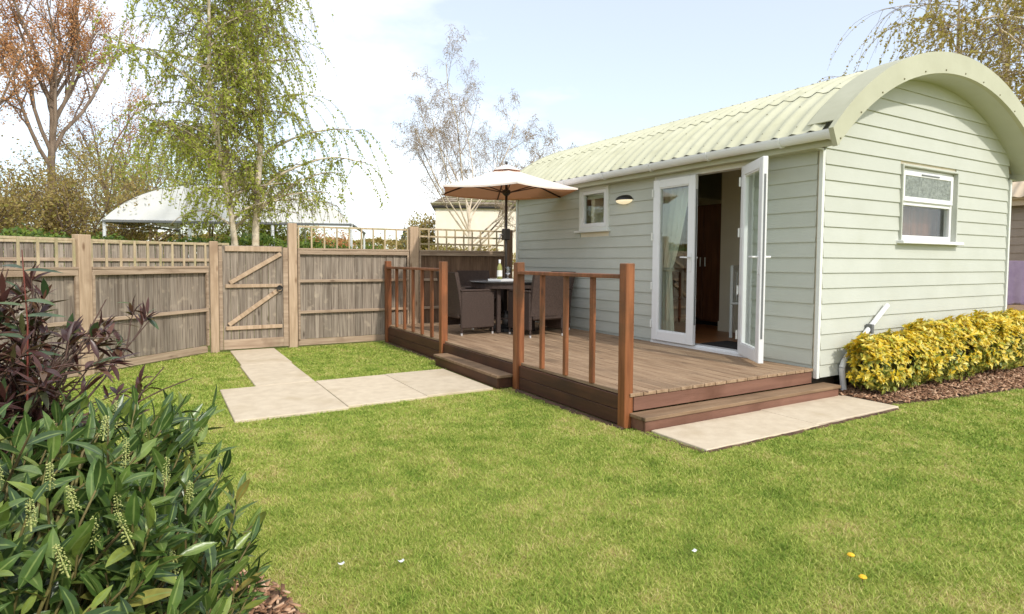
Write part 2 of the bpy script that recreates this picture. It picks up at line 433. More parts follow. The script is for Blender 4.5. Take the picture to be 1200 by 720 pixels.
M['goldleaf'] = leafmat('golden_leaf', [(0.0, srgb(218, 184, 36)), (0.4, srgb(234, 206, 60)), (0.7, srgb(238, 222, 122)), (0.88, srgb(206, 198, 70)), (1.0, srgb(150, 160, 58))], 0.4, 0.3)
M['goldinner'] = leafmat('green_variegated_leaf', [(0.0, srgb(104, 122, 46)), (0.5, srgb(150, 156, 66)), (0.8, srgb(190, 182, 100)), (1.0, srgb(214, 194, 70))], 0.4, 0.25)
M['laurel'] = leafmat('laurel_leaf', [(0.0, srgb(48, 70, 34)), (0.4, srgb(72, 98, 44)), (0.75, srgb(98, 122, 56)), (0.95, srgb(132, 148, 68)), (1.0, srgb(150, 136, 72))], 0.32, 0.2, 0.5, rib=srgb(132, 150, 84))
M['flower'] = pmat('flower_bud', srgb(190, 190, 124), srgb(140, 152, 78), 120, 0.6)
M['laurelstem'] = pmat('laurel_stem', srgb(120, 116, 62), srgb(104, 88, 56), 6, 0.7)
M['purpleleaf'] = leafmat('purple_shrub_leaf', [(0.0, srgb(62, 38, 36)), (0.5, srgb(88, 56, 48)), (0.75, srgb(110, 76, 60)), (1.0, srgb(80, 82, 48))], 0.35, 0.2, 0.5)
M['photleaf'] = leafmat('green_shrub_leaf', [(0.0, srgb(52, 72, 40)), (0.6, srgb(84, 104, 66)), (1.0, srgb(112, 122, 70))], 0.3, 0.2, 0.5)
M['limeleaf'] = leafmat('lime_leaf', [(0.0, srgb(150, 160, 48)), (0.6, srgb(186, 190, 70)), (1.0, srgb(206, 200, 100))], 0.5, 0.35)
M['redstem'] = pmat('red_stem', srgb(128, 58, 46), srgb(96, 50, 40), 6, 0.5)
M['brownstem'] = pmat('brown_stem', srgb(96, 72, 60), srgb(70, 52, 44), 6, 0.8)
M['conifer'] = leafmat('conifer_leaf', [(0.0, srgb(96, 110, 92)), (1.0, srgb(128, 140, 112))], 0.6, 0.1)
M['chip'] = leafmat('bark_chip', [(0.0, srgb(110, 78, 56)), (0.4, srgb(146, 108, 80)), (0.75, srgb(184, 144, 112)), (1.0, srgb(208, 176, 146))], 0.85, 0.0)

def grassmat(name, blades):
    m, t, b, N, L = newmat(name)
    ge = N('ShaderNodeNewGeometry')
    na = N('ShaderNodeTexNoise'); na.inputs['Scale'].default_value = 0.9; na.inputs['Detail'].default_value = 6; na.inputs['Roughness'].default_value = 0.65
    nb = N('ShaderNodeTexNoise'); nb.inputs['Scale'].default_value = 5.0; nb.inputs['Detail'].default_value = 5
    L(ge.outputs['Position'], na.inputs['Vector']); L(ge.outputs['Position'], nb.inputs['Vector'])
    s = N('ShaderNodeMath'); s.operation = 'MULTIPLY_ADD'; s.inputs[1].default_value = 0.55
    s2 = N('ShaderNodeMath'); s2.operation = 'MULTIPLY'; s2.inputs[1].default_value = 0.45
    L(nb.outputs[0], s2.inputs[0]); L(na.outputs[0], s.inputs[0]); L(s2.outputs[0], s.inputs[2])
    val = s.outputs[0]
    if blades:
        at = N('ShaderNodeAttribute'); at.attribute_name = 'tint'
        a2 = N('ShaderNodeMath'); a2.operation = 'MULTIPLY_ADD'; a2.inputs[1].default_value = 0.30; L(at.outputs['Fac'], a2.inputs[0])
        sb = N('ShaderNodeMath'); sb.operation = 'SUBTRACT'; sb.inputs[1].default_value = 0.15
        L(val, a2.inputs[2]); L(a2.outputs[0], sb.inputs[0]); val = sb.outputs[0]
    rp = N('ShaderNodeValToRGB'); el = rp.color_ramp.elements
    cols = [(0.32, srgb(112, 140, 50)), (0.45, srgb(154, 174, 74)), (0.58, srgb(184, 192, 98)), (0.71, srgb(208, 194, 134))]
    if not blades: cols = [(0.36, srgb(112, 124, 52)), (0.5, srgb(142, 146, 70)), (0.62, srgb(164, 150, 92)), (0.72, srgb(164, 138, 98))]
    while len(el) < len(cols): el.new(0.5)
    for e, (p_, c_) in zip(el, cols): e.position = p_; e.color = c_
    L(val, rp.inputs[0]); L(rp.outputs[0], b.inputs['Base Color'])
    b.inputs['Roughness'].default_value = 0.7 if blades else 0.95
    b.inputs['Specular IOR Level'].default_value = 0.25
    if blades:
        tr = N('ShaderNodeBsdfTranslucent'); L(rp.outputs[0], tr.inputs['Color'])
        mxs = N('ShaderNodeMixShader'); mxs.inputs[0].default_value = 0.3
        L(b.outputs[0], mxs.inputs[1]); L(tr.outputs[0], mxs.inputs[2])
        L(mxs.outputs[0], t.nodes['Material Output'].inputs['Surface'])
    else:
        bn = N('ShaderNodeBump'); bn.inputs['Strength'].default_value = 0.5; bn.inputs['Distance'].default_value = 0.02
        nc = N('ShaderNodeTexNoise'); nc.inputs['Scale'].default_value = 60; L(ge.outputs['Position'], nc.inputs['Vector'])
        L(nc.outputs[0], bn.inputs['Height']); L(bn.outputs[0], b.inputs['Normal'])
    return m
M['ground'] = grassmat('lawn_soil', False)
M['blade'] = grassmat('grass_blade', True)

# ------------------------------------------------------------------ ground and paving
g = MB(); g.grid(lambda u, v: ((u - 0.5) * 1600, (v - 0.5) * 1600, 0.0), 8, 8)
tag(g.build('ground', M['ground']), 'mown lawn and level ground around the cabin', kind='structure')

def slab_path(name, label, rects):
    p = empty(name, (0, 0, 0)); tag(p, label, kind='structure')
    for (x0, y0, x1, y1) in rects:
        box('paving_slab', (x0 + 0.004, y0 + 0.004, -0.03), (x1 - 0.004, y1 - 0.004, 0.022), M['slab'], p, 0.005)
    return p
slab_path('path', 'pale concrete path from the gate to the side step of the deck',
          [(-4.83, 4.52, -4.22, 5.93), (-4.85, 3.10, -4.24, 4.52), (-5.19, 1.72, -4.24, 3.10), (-4.24, 1.78, -3.45, 3.10), (-3.45, 1.83, -2.70, 3.12)])
slab_path('paving', 'pale slab paving in front of the end step of the deck',
          [(-2.38, -0.73, -1.05, -0.16), (-1.05, -0.70, 0.21, -0.10)])

# ------------------------------------------------------------------ mulch
def blob_poly(name, pts, z, label):
    m_ = MB(); m_.prism(pts, 2, -0.02, z)
    return tag(m_.build(name, M['soil']), label, kind='structure')
BED1 = [(0.16, -0.08), (0.24, -0.58), (0.9, -0.72), (2.28, -0.88), (4.2, -0.95), (7.5, -1.0), (7.5, 0.3), (0.10, 0.3)]
BED2 = [(-5.30, -1.15), (-5.22, -1.6), (-5.25, -2.3), (-5.6, -2.9), (-8.8, -2.9), (-8.8, 3.2), (-7.0, 3.0), (-6.3, 1.2), (-5.72, -0.4)]
blob_poly('flower_bed', BED1, 0.012, 'bark mulched bed along the sunlit end wall of the cabin')
blob_poly('flower_bed', BED2, 0.012, 'bark mulched bed under the laurel and purple shrub')

def edge_strip(name, a, b, w, label, seed):
    rg = random.Random(seed); a, b = Vector((a[0], a[1], 0)), Vector((b[0], b[1], 0)); d = (b - a); L_ = d.length; d.normalize(); s_ = Vector((d.y, -d.x, 0))
    m_ = MB(); n = int(L_ / 0.06)
    for i in range(n + 1):
        p = a + d * (L_ * i / n); ww = w * rg.uniform(0.35, 1.15)
        m_.v += [tuple(p + Vector((0, 0, .006))), tuple(p + s_ * ww * .6 + Vector((0, 0, .016))), tuple(p + s_ * ww + Vector((0, 0, .003)))]
    for i in range(n):
        for k in (0, 1): m_.f.append((i * 3 + k, i * 3 + 3 + k, i * 3 + 4 + k, i * 3 + 1 + k))
    return tag(m_.build(name, M['soil'], smooth=True), label, kind='structure')
edge_strip('bare_soil', (-2.47, 1.70), (-2.47, 0.0), 0.10, 'bare earth strip along the foot of the deck', 1)
edge_strip('bare_soil', (-2.47, 5.9), (-2.47, 3.5), 0.09, 'bare earth strip along the far length of the deck', 2)
edge_strip('bare_soil', (-2.42, -0.12), (-2.38, -0.74), 0.06, 'bare earth strip at the end of the slab paving', 3)
edge_strip('bare_soil', (-2.40, -0.72), (0.15, -0.69), 0.045, 'bare earth strip along the long edge of the slab paving', 4)

def inpoly(P, poly):
    x, y = P[:, 0], P[:, 1]; c = np.zeros(len(P), bool); n = len(poly)
    for i in range(n):
        x1, y1 = poly[i]; x2, y2 = poly[(i + 1) % n]
        k = ((y1 > y) != (y2 > y)) & (x < (x2 - x1) * (y - y1) / (y2 - y1 + 1e-12) + x1)
        c ^= k
    return c

def rand_rot(n, rg):
    q = rg.normal(size=(n, 4)); q /= np.linalg.norm(q, axis=1)[:, None]
    w, x, y, z = q.T
    return np.stack([np.stack([1 - 2 * (y * y + z * z), 2 * (x * y - z * w), 2 * (x * z + y * w)], 1),
                     np.stack([2 * (x * y + z * w), 1 - 2 * (x * x + z * z), 2 * (y * z - x * w)], 1),
                     np.stack([2 * (x * z - y * w), 2 * (y * z + x * w), 1 - 2 * (x * x + y * y)], 1)], 1)

def chips(name, poly, n, label, bbox, rg):
    P = np.stack([rg.uniform(bbox[0], bbox[2], n), rg.uniform(bbox[1], bbox[3], n)], 1)
    P = P[inpoly(P, poly)]; n = len(P)
    L_ = rg.uniform(0.010, 0.028, n); w = L_ * rg.uniform(0.25, 0.5, n)
    a = rg.uniform(0, 6.28, n); tl = rg.uniform(-0.5, 0.5, n); tl2 = rg.uniform(-0.4, 0.4, n)
    d = np.stack([np.cos(a) * np.cos(tl), np.sin(a) * np.cos(tl), np.sin(tl)], 1)
    s = np.stack([-np.sin(a) * np.cos(tl2), np.cos(a) * np.cos(tl2), np.sin(tl2)], 1)
    C = np.concatenate([P, (0.018 + rg.uniform(0, 0.022, n))[:, None]], 1)
    nn = np.cross(d, s) * 0.005
    V = np.stack([C - d * L_[:, None] - s * w[:, None], C + d * L_[:, None] - s * w[:, None] * .7, C + d * L_[:, None] * .9 + s * w[:, None], C - d * L_[:, None] * .8 + s * w[:, None] * .8], 1)
    V = np.concatenate([V - nn[:, None] * 0, V + nn[:, None]], 1).reshape(-1, 3)
    b = np.arange(n)[:, None] * 8
    F = np.concatenate([b + np.array(q) for q in ((4, 5, 6, 7), (0, 1, 5, 4), (1, 2, 6, 5), (2, 3, 7, 6), (3, 0, 4, 7))], 0)
    me = np_mesh(name, V, F, M['chip'], tint=np.repeat(rg.uniform(0, 1, n), 8))
    return tag(add(name, me), label, kind='stuff')
chips('bark_mulch', BED1, 9000, 'loose bark chips under the golden shrubs', (0.1, -1.0, 4.6, 0.1), rng)
chips('bark_mulch', BED2, 9000, 'loose bark chips at the foot of the laurel bush', (-6.6, -2.4, -5.2, 0.2), rng)

# ------------------------------------------------------------------ lawn grass blades
def lawn():
    rg = np.random.default_rng(21)
    Ps = []
    for (d0, d1, dens) in ((1.3, 3.2, 21000), (3.2, 5.0, 13000), (5.0, 8.0, 7000), (8.0, 13.0, 3200)):
        ar = 0.5 * (d1 * d1 - d0 * d0) * R(92)
        n = int(ar * dens)
        r = np.sqrt(rg.uniform(d0 * d0, d1 * d1, n)); a = YAW + rg.uniform(-R(46), R(46), n)
        Ps.append(np.stack([CAM.x + r * np.sin(a), CAM.y + r * np.cos(a)], 1))
    P = np.concatenate(Ps)
    j = P + rg.normal(0, 0.020, P.shape)
    keep = np.ones(len(P), bool)
    for (x0, y0, x1, y1) in [(-2.56, -0.05, -2.4, 1.75), (-2.54, 3.5, -2.4, 5.9), (-4.84, 4.5, -4.21, 5.95), (-4.86, 3.0, -4.23, 4.6), (-5.20, 1.71, -4.1, 3.11), (-4.3, 1.77, -2.6, 3.13),
                             (-2.40, -0.76, 0.24, 0.1), (-2.53, 0.0, 8.2, 6.2), (-2.70, 1.80, -2.4, 3.55)]:
        keep &= ~((j[:, 0] > x0) & (j[:, 0] < x1) & (j[:, 1] > y0) & (j[:, 1] < y1))
    keep &= ~inpoly(j, BED1); keep &= ~inpoly(j + rg.normal(0, 0.03, P.shape), BED2)
    # inside the fence only
    keep &= (P[:, 1] < 5.94) & ((P[:, 0] + 5.1) * 0.669 - (P[:, 1] - 5.95) * 0.743 > 0.02)
    P = P[keep]; n = len(P)
    d = np.hypot(P[:, 0] - CAM.x, P[:, 1] - CAM.y)
    # tufty: local height variation
    hv = 0.5 + 0.5 * np.sin(P[:, 0] * 7.1 + np.sin(P[:, 1] * 5.3) * 2) * np.sin(P[:, 1] * 6.3 + np.cos(P[:, 0] * 4.7) * 2)
    h = rg.uniform(0.010, 0.023, n) * (0.8 + 0.4 * hv)
    w = rg.uniform(0.0012, 0.0024, n) * np.clip(d / 3.0, 1.0, 3.2)
    a = rg.uniform(0, 6.28, n); la = rg.uniform(0, 6.28, n); ln = rg.uniform(0.5, 1.7, n) * h
    s = np.stack([np.cos(a), np.sin(a), np.zeros(n)], 1) * w[:, None]
    b = np.concatenate([P, np.full((n, 1), 0.0)], 1)
    lean = np.stack([np.cos(la) * ln, np.sin(la) * ln, np.zeros(n)], 1)
    mid = b + lean * 0.35 + np.array([0, 0, 1]) * (h * 0.6)[:, None]
    tip = b + lean + np.array([0, 0, 1]) * h[:, None]
    V = np.stack([b - s, b + s, mid + s * 0.8, mid - s * 0.8, tip], 1).reshape(-1, 3)
    i = np.arange(n)[:, None] * 5
    F = np.concatenate([i + np.array(q) for q in ((0, 1, 2), (0, 2, 3), (3, 2, 4))], 0)
    me = np_mesh('grass', V, F, M['blade'], tint=np.repeat(rg.uniform(0, 1, n), 5))
    tag(add('grass', me), 'short mown lawn grass with straw coloured patches', kind='stuff')
lawn()

# ------------------------------------------------------------------ cabin
CW, CL = 4.11, 5.85          # gable width, length
XM = CW / 2
Z0 = 0.19                    # underside of the cladding
def zo(x): return 0.32 + math.sqrt(max(3.30 ** 2 - (x - XM) ** 2, 0))     # roof outer arc
def zi(x): return 0.15 + math.sqrt(max(3.27 ** 2 - (x - XM) ** 2, 0))     # soffit arc
HALF = 2.40

cabin = empty('cabin', (0, 0, 0), 0, 'sage green boarded cabin with a curved roof beside the wooden deck', 'cabin')
BZ = [Z0] + [1.402 + 0.155 * k for k in range(-7, 15)]

def long_board(y0, y1, zb, zt, x_sign=-1, x_at=0.0, mat=None, par=None):
    """lap siding board on a wall of constant X; outward = x_sign"""
    s = x_sign; m_ = MB()
    p = [(x_at + s * 0.004, zb + 0.002), (x_at + s * 0.025, zb), (x_at + s * 0.010, zt + 0.008), (x_at + s * 0.003, zt + 0.008)]
    m_.prism(p, 1, y0, y1)
    return m_.build('cladding_board', mat or M['sage'], par or cabin)

DOOR = (0.77, 2.30, 0.30, 2.47)     # y0,y1,z0,z1 outer frame
WIN = (3.25, 3.95, 1.80, 2.49)
def split(y0, y1, zb, zt, holes):
    segs = [(y0, y1)]
    for (a, b, c, d) in holes:
        if zt > c + 0.01 and zb < d - 0.01:
            n_ = []
            for (p, q) in segs:
                if b <= p or a >= q: n_.append((p, q)); continue
                if a > p: n_.append((p, a))
                if b < q: n_.append((b, q))
            segs = n_
    return segs
for i in range(len(BZ) - 1):
    zb, zt = BZ[i], BZ[i + 1]
    if zb > 2.5: break
    for (p, q) in split(0.035, CL - 0.035, zb, zt, [DOOR, WIN]):
        # trim boards that only partly meet an opening are cut by the frame standing proud
        long_board(p, q, zb, zt)
# end wall boards
GW = (1.42, 2.68, 1.575, 2.45)
for i in range(len(BZ) - 1):
    zb, zt = BZ[i], BZ[i + 1]
    def half(z):
        k = 3.29 ** 2 - (z - 0.23) ** 2
        return math.sqrt(k) if k > 0 else 0
    hb, ht = min(half(zb), XM), min(half(zt + 0.008), XM)
    if hb <= 0.05: break
    tpc = [(XM - hb, zb)] + [(XM - min(half(zb + (zt + .008 - zb) * k / 3), XM), zb + (zt + .008 - zb) * k / 3) for k in (1, 2)] + [(XM - ht, zt + 0.008)]
    for (p, q) in split(0.035, CW - 0.035, zb, zt, [GW]):
        m_ = MB()
        n = 4; outs = []
        for k in range(n):
            z = tpc[k][1]; hh = XM - tpc[k][0]
            xl, xr = max(p, XM - hh), min(q, XM + hh)
            if xr < xl: xl = xr = XM
            f = (z - zb) / (zt + 0.008 - zb)
            outs.append((xl, xr, z, -(0.025 - 0.015 * f)))
        base = 0
        V = []
        for (xl, xr, z, d) in outs:
            V += [(xl, d, z), (xr, d, z), (xr, -0.003, z + (0.002 if d < -0.0245 else 0)), (xl, -0.003, z + (0.002 if d < -0.0245 else 0))]
        m_.v = V
        for k in range(n - 1):
            a = k * 4; b = a + 4
            m_.f += [(a, a + 1, b + 1, b), (a + 1, a + 2, b + 2, b + 1), (a + 2, a + 3, b + 3, b + 2), (a + 3, a, b, b + 3)]
        m_.f += [(3, 2, 1, 0), ((n - 1) * 4, (n - 1) * 4 + 1, (n - 1) * 4 + 2, (n - 1) * 4 + 3)]
        m_.build('cladding_board', M['sage'], cabin)
# sheathing behind the boards: long wall, end walls, back wall
def wall_rects(u0, u1, z0, z1, hole):
    a, b, c, d = hole
    return [(u0, a, z0, z1), (b, u1, z0, z1), (a, b, z0, c), (a, b, d, z1)]
m_ = MB()
for (a, b, c, d) in [(0, DOOR[0], Z0, 2.46), (DOOR[1], WIN[0], Z0, 2.46), (WIN[1], CL, Z0, 2.46), (DOOR[0], DOOR[1], Z0, DOOR[2]), (WIN[0], WIN[1], Z0, WIN[2])]:
    m_.box((0.0, a, c), (0.10, b, d))
m_.build('wall', M['intwall'], cabin)
m_ = MB()
for (a, b, c, d) in [(0.101, GW[0], Z0, 2.46), (GW[1], CW - 0.101, Z0, 2.46), (GW[0], GW[1], Z0, GW[2])]:
    m_.box((a, 0.0, c), (b, 0.10, d))
arcpts = [(XM + 2.05 * math.sin(t) / math.sin(0.69), 0) for t in np.linspace(-0.69, 0.69, 17)]
top = [(x, zi(x) + 0.05) for x, _ in arcpts]
m_.prism([(0.101, 2.46), (CW - 0.101, 2.46)] + [(min(max(x, 0.101), CW - .101), z) for x, z in reversed(top)], 1, 0.0, 0.10)
m_.build('wall', M['intwall'], cabin)
m_ = MB()
m_.box((0.101, CL - 0.1, Z0), (CW - 0.101, CL, 2.46))
m_.prism([(0.101, 2.46), (CW - 0.101, 2.46)] + [(min(max(x, 0.101), CW - .101), z) for x, z in reversed(top)], 1, CL - 0.1, CL)
m_.build('wall', M['sage'], cabin)
m_ = MB()
for (a, b, c, d) in [(0.0, 2.6, Z0, 2.46), (3.65, CL, Z0, 2.46), (2.6, 3.65, Z0, 1.0), (2.6, 3.65, 2.15, 2.46)]: m_.box((CW - 0.10, a, c), (CW, b, d))  # opening for the added window that brightens the interior
m_.build('wall', M['sage'], cabin)
# corner posts
for (x, y) in ((0, 0), (CW, 0), (0, CL)):
    sx = -1 if x == 0 else 1; sy = -1 if y == 0 else 1
    mm = MB()
    xa, xb = sorted((x + sx * 0.036, x - sx * 0.006)); ya, yb = sorted((y + sy * 0.036, y - sy * 0.006))
    mm.box((xa, ya, Z0 - 0.005), (xb, yb, 2.46), 0.003)
    mm.build('corner_trim', M['whitetrim'], cabin)
# plinth under the cabin
fbm = MB().box((0, 0, 0), (0.4, 0.4, Z0), 0.01).mesh('foundation_block', M['brick'])
for k in range(6): add('foundation_block', fbm, cabin, (0.25 + (k % 2) * 3.2, 0.2 + (k // 2) * 2.5, 0.0))
box('floor', (0.06, 0.06, Z0 + 0.01), (CW - 0.06, CL - 0.06, 0.325), M['intfloor'], cabin)

# roof -----------------------------------------------------------------------
TH = math.asin(2.33 / 3.27)
def roof_pt(th, y, dr):
    r = 3.275 + dr
    return (XM + r * math.sin(th), y, 0.32 + r * math.cos(th))
ROWS, COLS, PIT = 6, 8, 0.1935
RY0, RY1 = -0.19, 6.06
def roof_sheets(parent, mat, ry0, ry1, cols, lip=True):
    sw = (ry1 - ry0) / cols
    ncor = max(1, round(sw / PIT))
    for r_ in range(ROWS):
        t0 = -TH + 2 * TH * r_ / ROWS; t1 = -TH + 2 * TH * (r_ + 1) / ROWS
        left = r_ < ROWS / 2
        ov = 0.018
        for c_ in range(cols):
            ya, yb = ry0 + sw * c_, ry0 + sw * (c_ + 1)
            mm = MB()
            nu, nv = 6, ncor * 6
            def fn(u, v):
                th = (t0 - (ov if left else 0)) + u * (t1 - t0 + ov)
                y = ya + v * (yb - ya)
                ph = (v * ncor) % 1.0
                k = 0.5 - 0.5 * math.cos(2 * math.pi * v * ncor)
                pr = k ** 1.6 * 0.030
                lap = 0.007 * ((1 - u) if left else u)
                return roof_pt(th, y, pr + lap)
            mm.grid(fn, nu, nv)
            o = mm.build('roof_sheet', mat, parent, smooth=True)
roof_sheets(cabin, M['roof'], RY0, RY1, COLS)
# fixings on the crests
m_ = MB()
for r_ in range(ROWS):
    for f in (0.06, 0.55):
        th = -TH + 2 * TH * (r_ + f) / ROWS
        for k in range(int((RY1 - RY0) / PIT)):
            if (k * 7 + r_ * 3) % 2 and f > 0.5: continue
            y = RY0 + (k + 0.5) * (RY1 - RY0) / (COLS * round((RY1 - RY0) / COLS / PIT))
            c = Vector(roof_pt(th, y, 0.030)); nrm = Vector((math.sin(th), 0, math.cos(th))); tg = Vector((math.cos(th), 0, -math.sin(th)))
            ay = Vector((0, 1, 0))
            b = len(m_.v)
            for q in range(6):
                a = q * math.pi / 3
                m_.v.append(tuple(c + (tg * math.cos(a) + ay * math.sin(a)) * 0.008))
                m_.v.append(tuple(c + nrm * 0.008 + (tg * math.cos(a) + ay * math.sin(a)) * 0.006))
            for q in range(6):
                q2 = (q + 1) % 6
                m_.f.append((b + q * 2, b + q2 * 2, b + q2 * 2 + 1, b + q * 2 + 1))
            m_.f.append(tuple(b + q * 2 + 1 for q in range(6)))
tag(m_.build('roof_fixing', M['screw'], cabin), kind='stuff')
# inner ceiling skin (solid underside of roof)
def arc_solid(name, y0, y1, fo, fi, ho, hi, mat, n=40, par=None):
    mm = MB(); V = []
    for i in range(n + 1):
        s = math.sin(-0.82 + 1.64 * i / n) / math.sin(0.82)
        xo, xi = XM + ho * s, XM + hi * s
        V += [(xo, y0, fo(xo)), (xo, y1, fo(xo)), (xi, y1, fi(xi)), (xi, y0, fi(xi))]
    mm.v = V
    for i in range(n):
        a = i * 4; b = a + 4
        for k in range(4):
            k2 = (k + 1) % 4
            mm.f.append((a + k, b + k, b + k2, a + k2))
    mm.f += [(0, 1, 2, 3), (n * 4 + 3, n * 4 + 2, n * 4 + 1, n * 4)]
    return mm.build(name, mat, par or cabin, smooth=False)
arc_solid('ceiling', 0.02, CL + 0.05, lambda x: zo(x) - 0.045, lambda x: zi(x) + 0.02, 2.24, 2.24, M['intwall'])
arc_solid('soffit', -0.285, 0.018, lambda x: zo(x) - 0.05, lambda x: zi(x), 2.235, 2.228, M['sage'])
arc_solid('barge_board', -0.335, -0.287, lambda x: zo(x) + 0.022, lambda x: zi(x) - 0.004, HALF + 0.02, 2.345, M['barge'])
arc_solid('barge_flashing', -0.286, -0.02, lambda x: zo(x) + 0.020, lambda x: zo(x) + 0.008, 2.335, 2.33, M['barge'])
arc_solid('barge_board', CL + 0.16, CL + 0.205, lambda x: zo(x) + 0.012, lambda x: zi(x) - 0.004, HALF, 2.345, M['barge'])
# screws on the barge board
m_ = MB()
for k in range(13):
    s = math.sin(-0.80 + 1.60 * k / 12) / math.sin(0.82)
    x = XM + 2.35 * s; z = zi(x) + 0.028
    m_.tube([(x, -0.335, z), (x, -0.343, z)], [0.010, 0.007], 8)
tag(m_.build('barge_screw', M['screw'], cabin), kind='stuff')
# eaves on both long sides
for s in (-1, 1):
    xb = 0 if s < 0 else CW
    xs = sorted((xb + s * 0.205, xb + s * 0.175))
    MB().box((xs[0], -0.285, 2.455), (xs[1], CL + 0.15, 2.600), 0.003).build('fascia', M['barge'], cabin)
    xs2 = sorted((xb + s * 0.174, xb + s * 0.0))
    MB().box((xs2[0], -0.02, 2.462), (xs2[1], CL + 0.15, 2.478)).build('eave_soffit', M['barge'], cabin)
# gutter
gx, gz = -0.272, 2.588
mm = MB(); prof = []
for k in range(13):
    a = math.pi + math.pi * k / 12
    prof.append((gx + 0.062 * math.cos(a), gz + 0.082 * math.sin(a)))
inner = [(gx + (x - gx) * 0.9, gz + (z - gz) * 0.9 + 0.001) for x, z in reversed(prof)]
mm.prism(prof + inner, 1, -0.27, CL + 0.12)
gut = mm.build('gutter', M['white'], cabin)
for y in (-0.272, CL + 0.12):
    mm = MB(); mm.prism([(gx + 1.1 * (x - gx), gz + 1.1 * (z - gz)) for x, z in prof], 1, y - 0.012, y + 0.028)
    mm.build('end_cap', M['white'], gut)
for k in range(7):
    y = 0.25 + k * 0.93; mm = MB()
    po = [(gx + 1.13 * (x - gx), gz + 1.13 * (z - gz)) for x, z in prof]; pi_ = [(gx + 1.02 * (x - gx), gz + 1.02 * (z - gz)) for x, z in reversed(prof)]
    mm.prism(po + pi_, 1, y, y + 0.028)
    mm.build('bracket', M['white'], gut)

# frames ---------------------------------------------------------------------
def ring(name, mat, par, a, b, c, d, w, plane, t0, t1, wb=None, wt=None, ch=0.004):
    """rectangular frame in plane 'x' (coords y,z; thickness along x) or 'y'"""
    wb = w if wb is None else wb; wt = w if wt is None else wt
    mm = MB()
    for (p, q, r_, s_) in ((a, a + w, c, d), (b - w, b, c, d), (a + w, b - w, c, c + wb), (a + w, b - w, d - wt, d)):
        e = 0.0006
        if plane == 'x': mm.box((t0, p, r_), (t1, q, s_), ch)
        else: mm.box((p, t0, r_), (q, t1, s_), ch)
    return mm.build(name, mat, par)

# french door frame
df = ring('door_frame', M['white'], cabin, DOOR[0], DOOR[1], DOOR[2], DOOR[3], 0.055, 'x', -0.045, 0.075, 0.035, 0.06)
MB().box((-0.075, DOOR[0] + 0.002, DOOR[2] - 0.022), (-0.0455, DOOR[1] - 0.002, DOOR[2] + 0.018), 0.004).build('threshold', M['white'], df)
LW = 0.715
def leaf(name, label):
    """leaf in its own frame: hinge at local origin, leaf runs along +x, thickness along y (out = -y), z from 0"""
    h = 2.075
    o = empty(name); o.parent = cabin; o['label'] = label
    ring('stile', M['white'], o, 0, LW, 0, h, 0.105, 'y', -0.055, 0.0, 0.125, 0.105, 0.006)
    ring('glazing_bead', M['white'], o, 0.104, LW - 0.104, 0.124, h - 0.104, 0.014, 'y', -0.047, -0.008, None, None, 0.003)
    MB().box((0.117, -0.034, 0.137), (LW - 0.117, -0.020, h - 0.117)).build('glass', M['glass'], o)
    for yy, sgn in ((-0.0555, -1), (0.0005, 1)):
        mm = MB()
        mm.box((LW - 0.066, min(yy, yy + sgn * 0.010), 0.90), (LW - 0.036, max(yy, yy + sgn * 0.010), 1.13), 0.003)
        mm.tube([(LW - 0.05, yy + sgn * 0.008, 1.075), (LW - 0.05, yy + sgn * 0.055, 1.075), (LW - 0.165, yy + sgn * 0.058, 1.078)], [0.011, 0.010, 0.009], 8)
        mm.build('handle', M['white'], o, smooth=False)
    for z in (0.16, 0.66, 1.30, 1.86):
        MB().tube([(0.004, -0.068, z), (0.004, -0.068, z + 0.10)], 0.011, 8).build('hinge', M['whitetrim'], o)
    MB().box((LW + 0.0005, -0.036, 0.25), (LW + 0.004, -0.018, 1.9)).build('lock_strip', M['greyplast'], o)
    return o
lo = leaf('door', 'closed left hand leaf of the glazed double door')
lo.matrix_local = Matrix.Translation((-0.052, DOOR[1] - 0.045, DOOR[2] + 0.028)) @ Matrix.Rotation(R(-90), 4, 'Z') @ Matrix.Scale(1, 4)
ro = leaf('door', 'open right hand leaf of the glazed double door swung out over the deck')
# hinge on the near jamb; free edge swings out towards the camera
ang = math.atan2(-0.60, -0.42)
ro.matrix_local = Matrix.Translation((-0.06, DOOR[0] + 0.075, DOOR[2] + 0.028)) @ Matrix.Rotation(ang, 4, 'Z')

# small side window
wf = empty('window'); wf.parent = cabin; wf['label'] = 'small single window high on the shaded long wall'
ring('window_surround', M['whitetrim'], wf, WIN[0], WIN[1], WIN[2] + 0.02, WIN[3] - 0.025, 0.05, 'x', -0.048, 0.05)
ring('window_frame', M['white'], wf, WIN[0] + 0.05, WIN[1] - 0.05, WIN[2] + 0.07, WIN[3] - 0.075, 0.055, 'x', -0.040, 0.02)
MB().box((-0.012, WIN[0] + 0.10, WIN[2] + 0.12), (-0.002, WIN[1] - 0.10, WIN[3] - 0.125)).build('glass', M['glass'], wf)
MB().box((-0.085, WIN[0] - 0.04, WIN[2] - 0.012), (-0.0, WIN[1] + 0.08, WIN[2] + 0.019), 0.005).build('window_sill', M['whitetrim'], wf)
MB().box((0.06, WIN[0] + 0.06, WIN[3] - 0.19), (0.066, WIN[1] - 0.06, WIN[3] - 0.08)).build('window_blind', M['curtain'], wf)

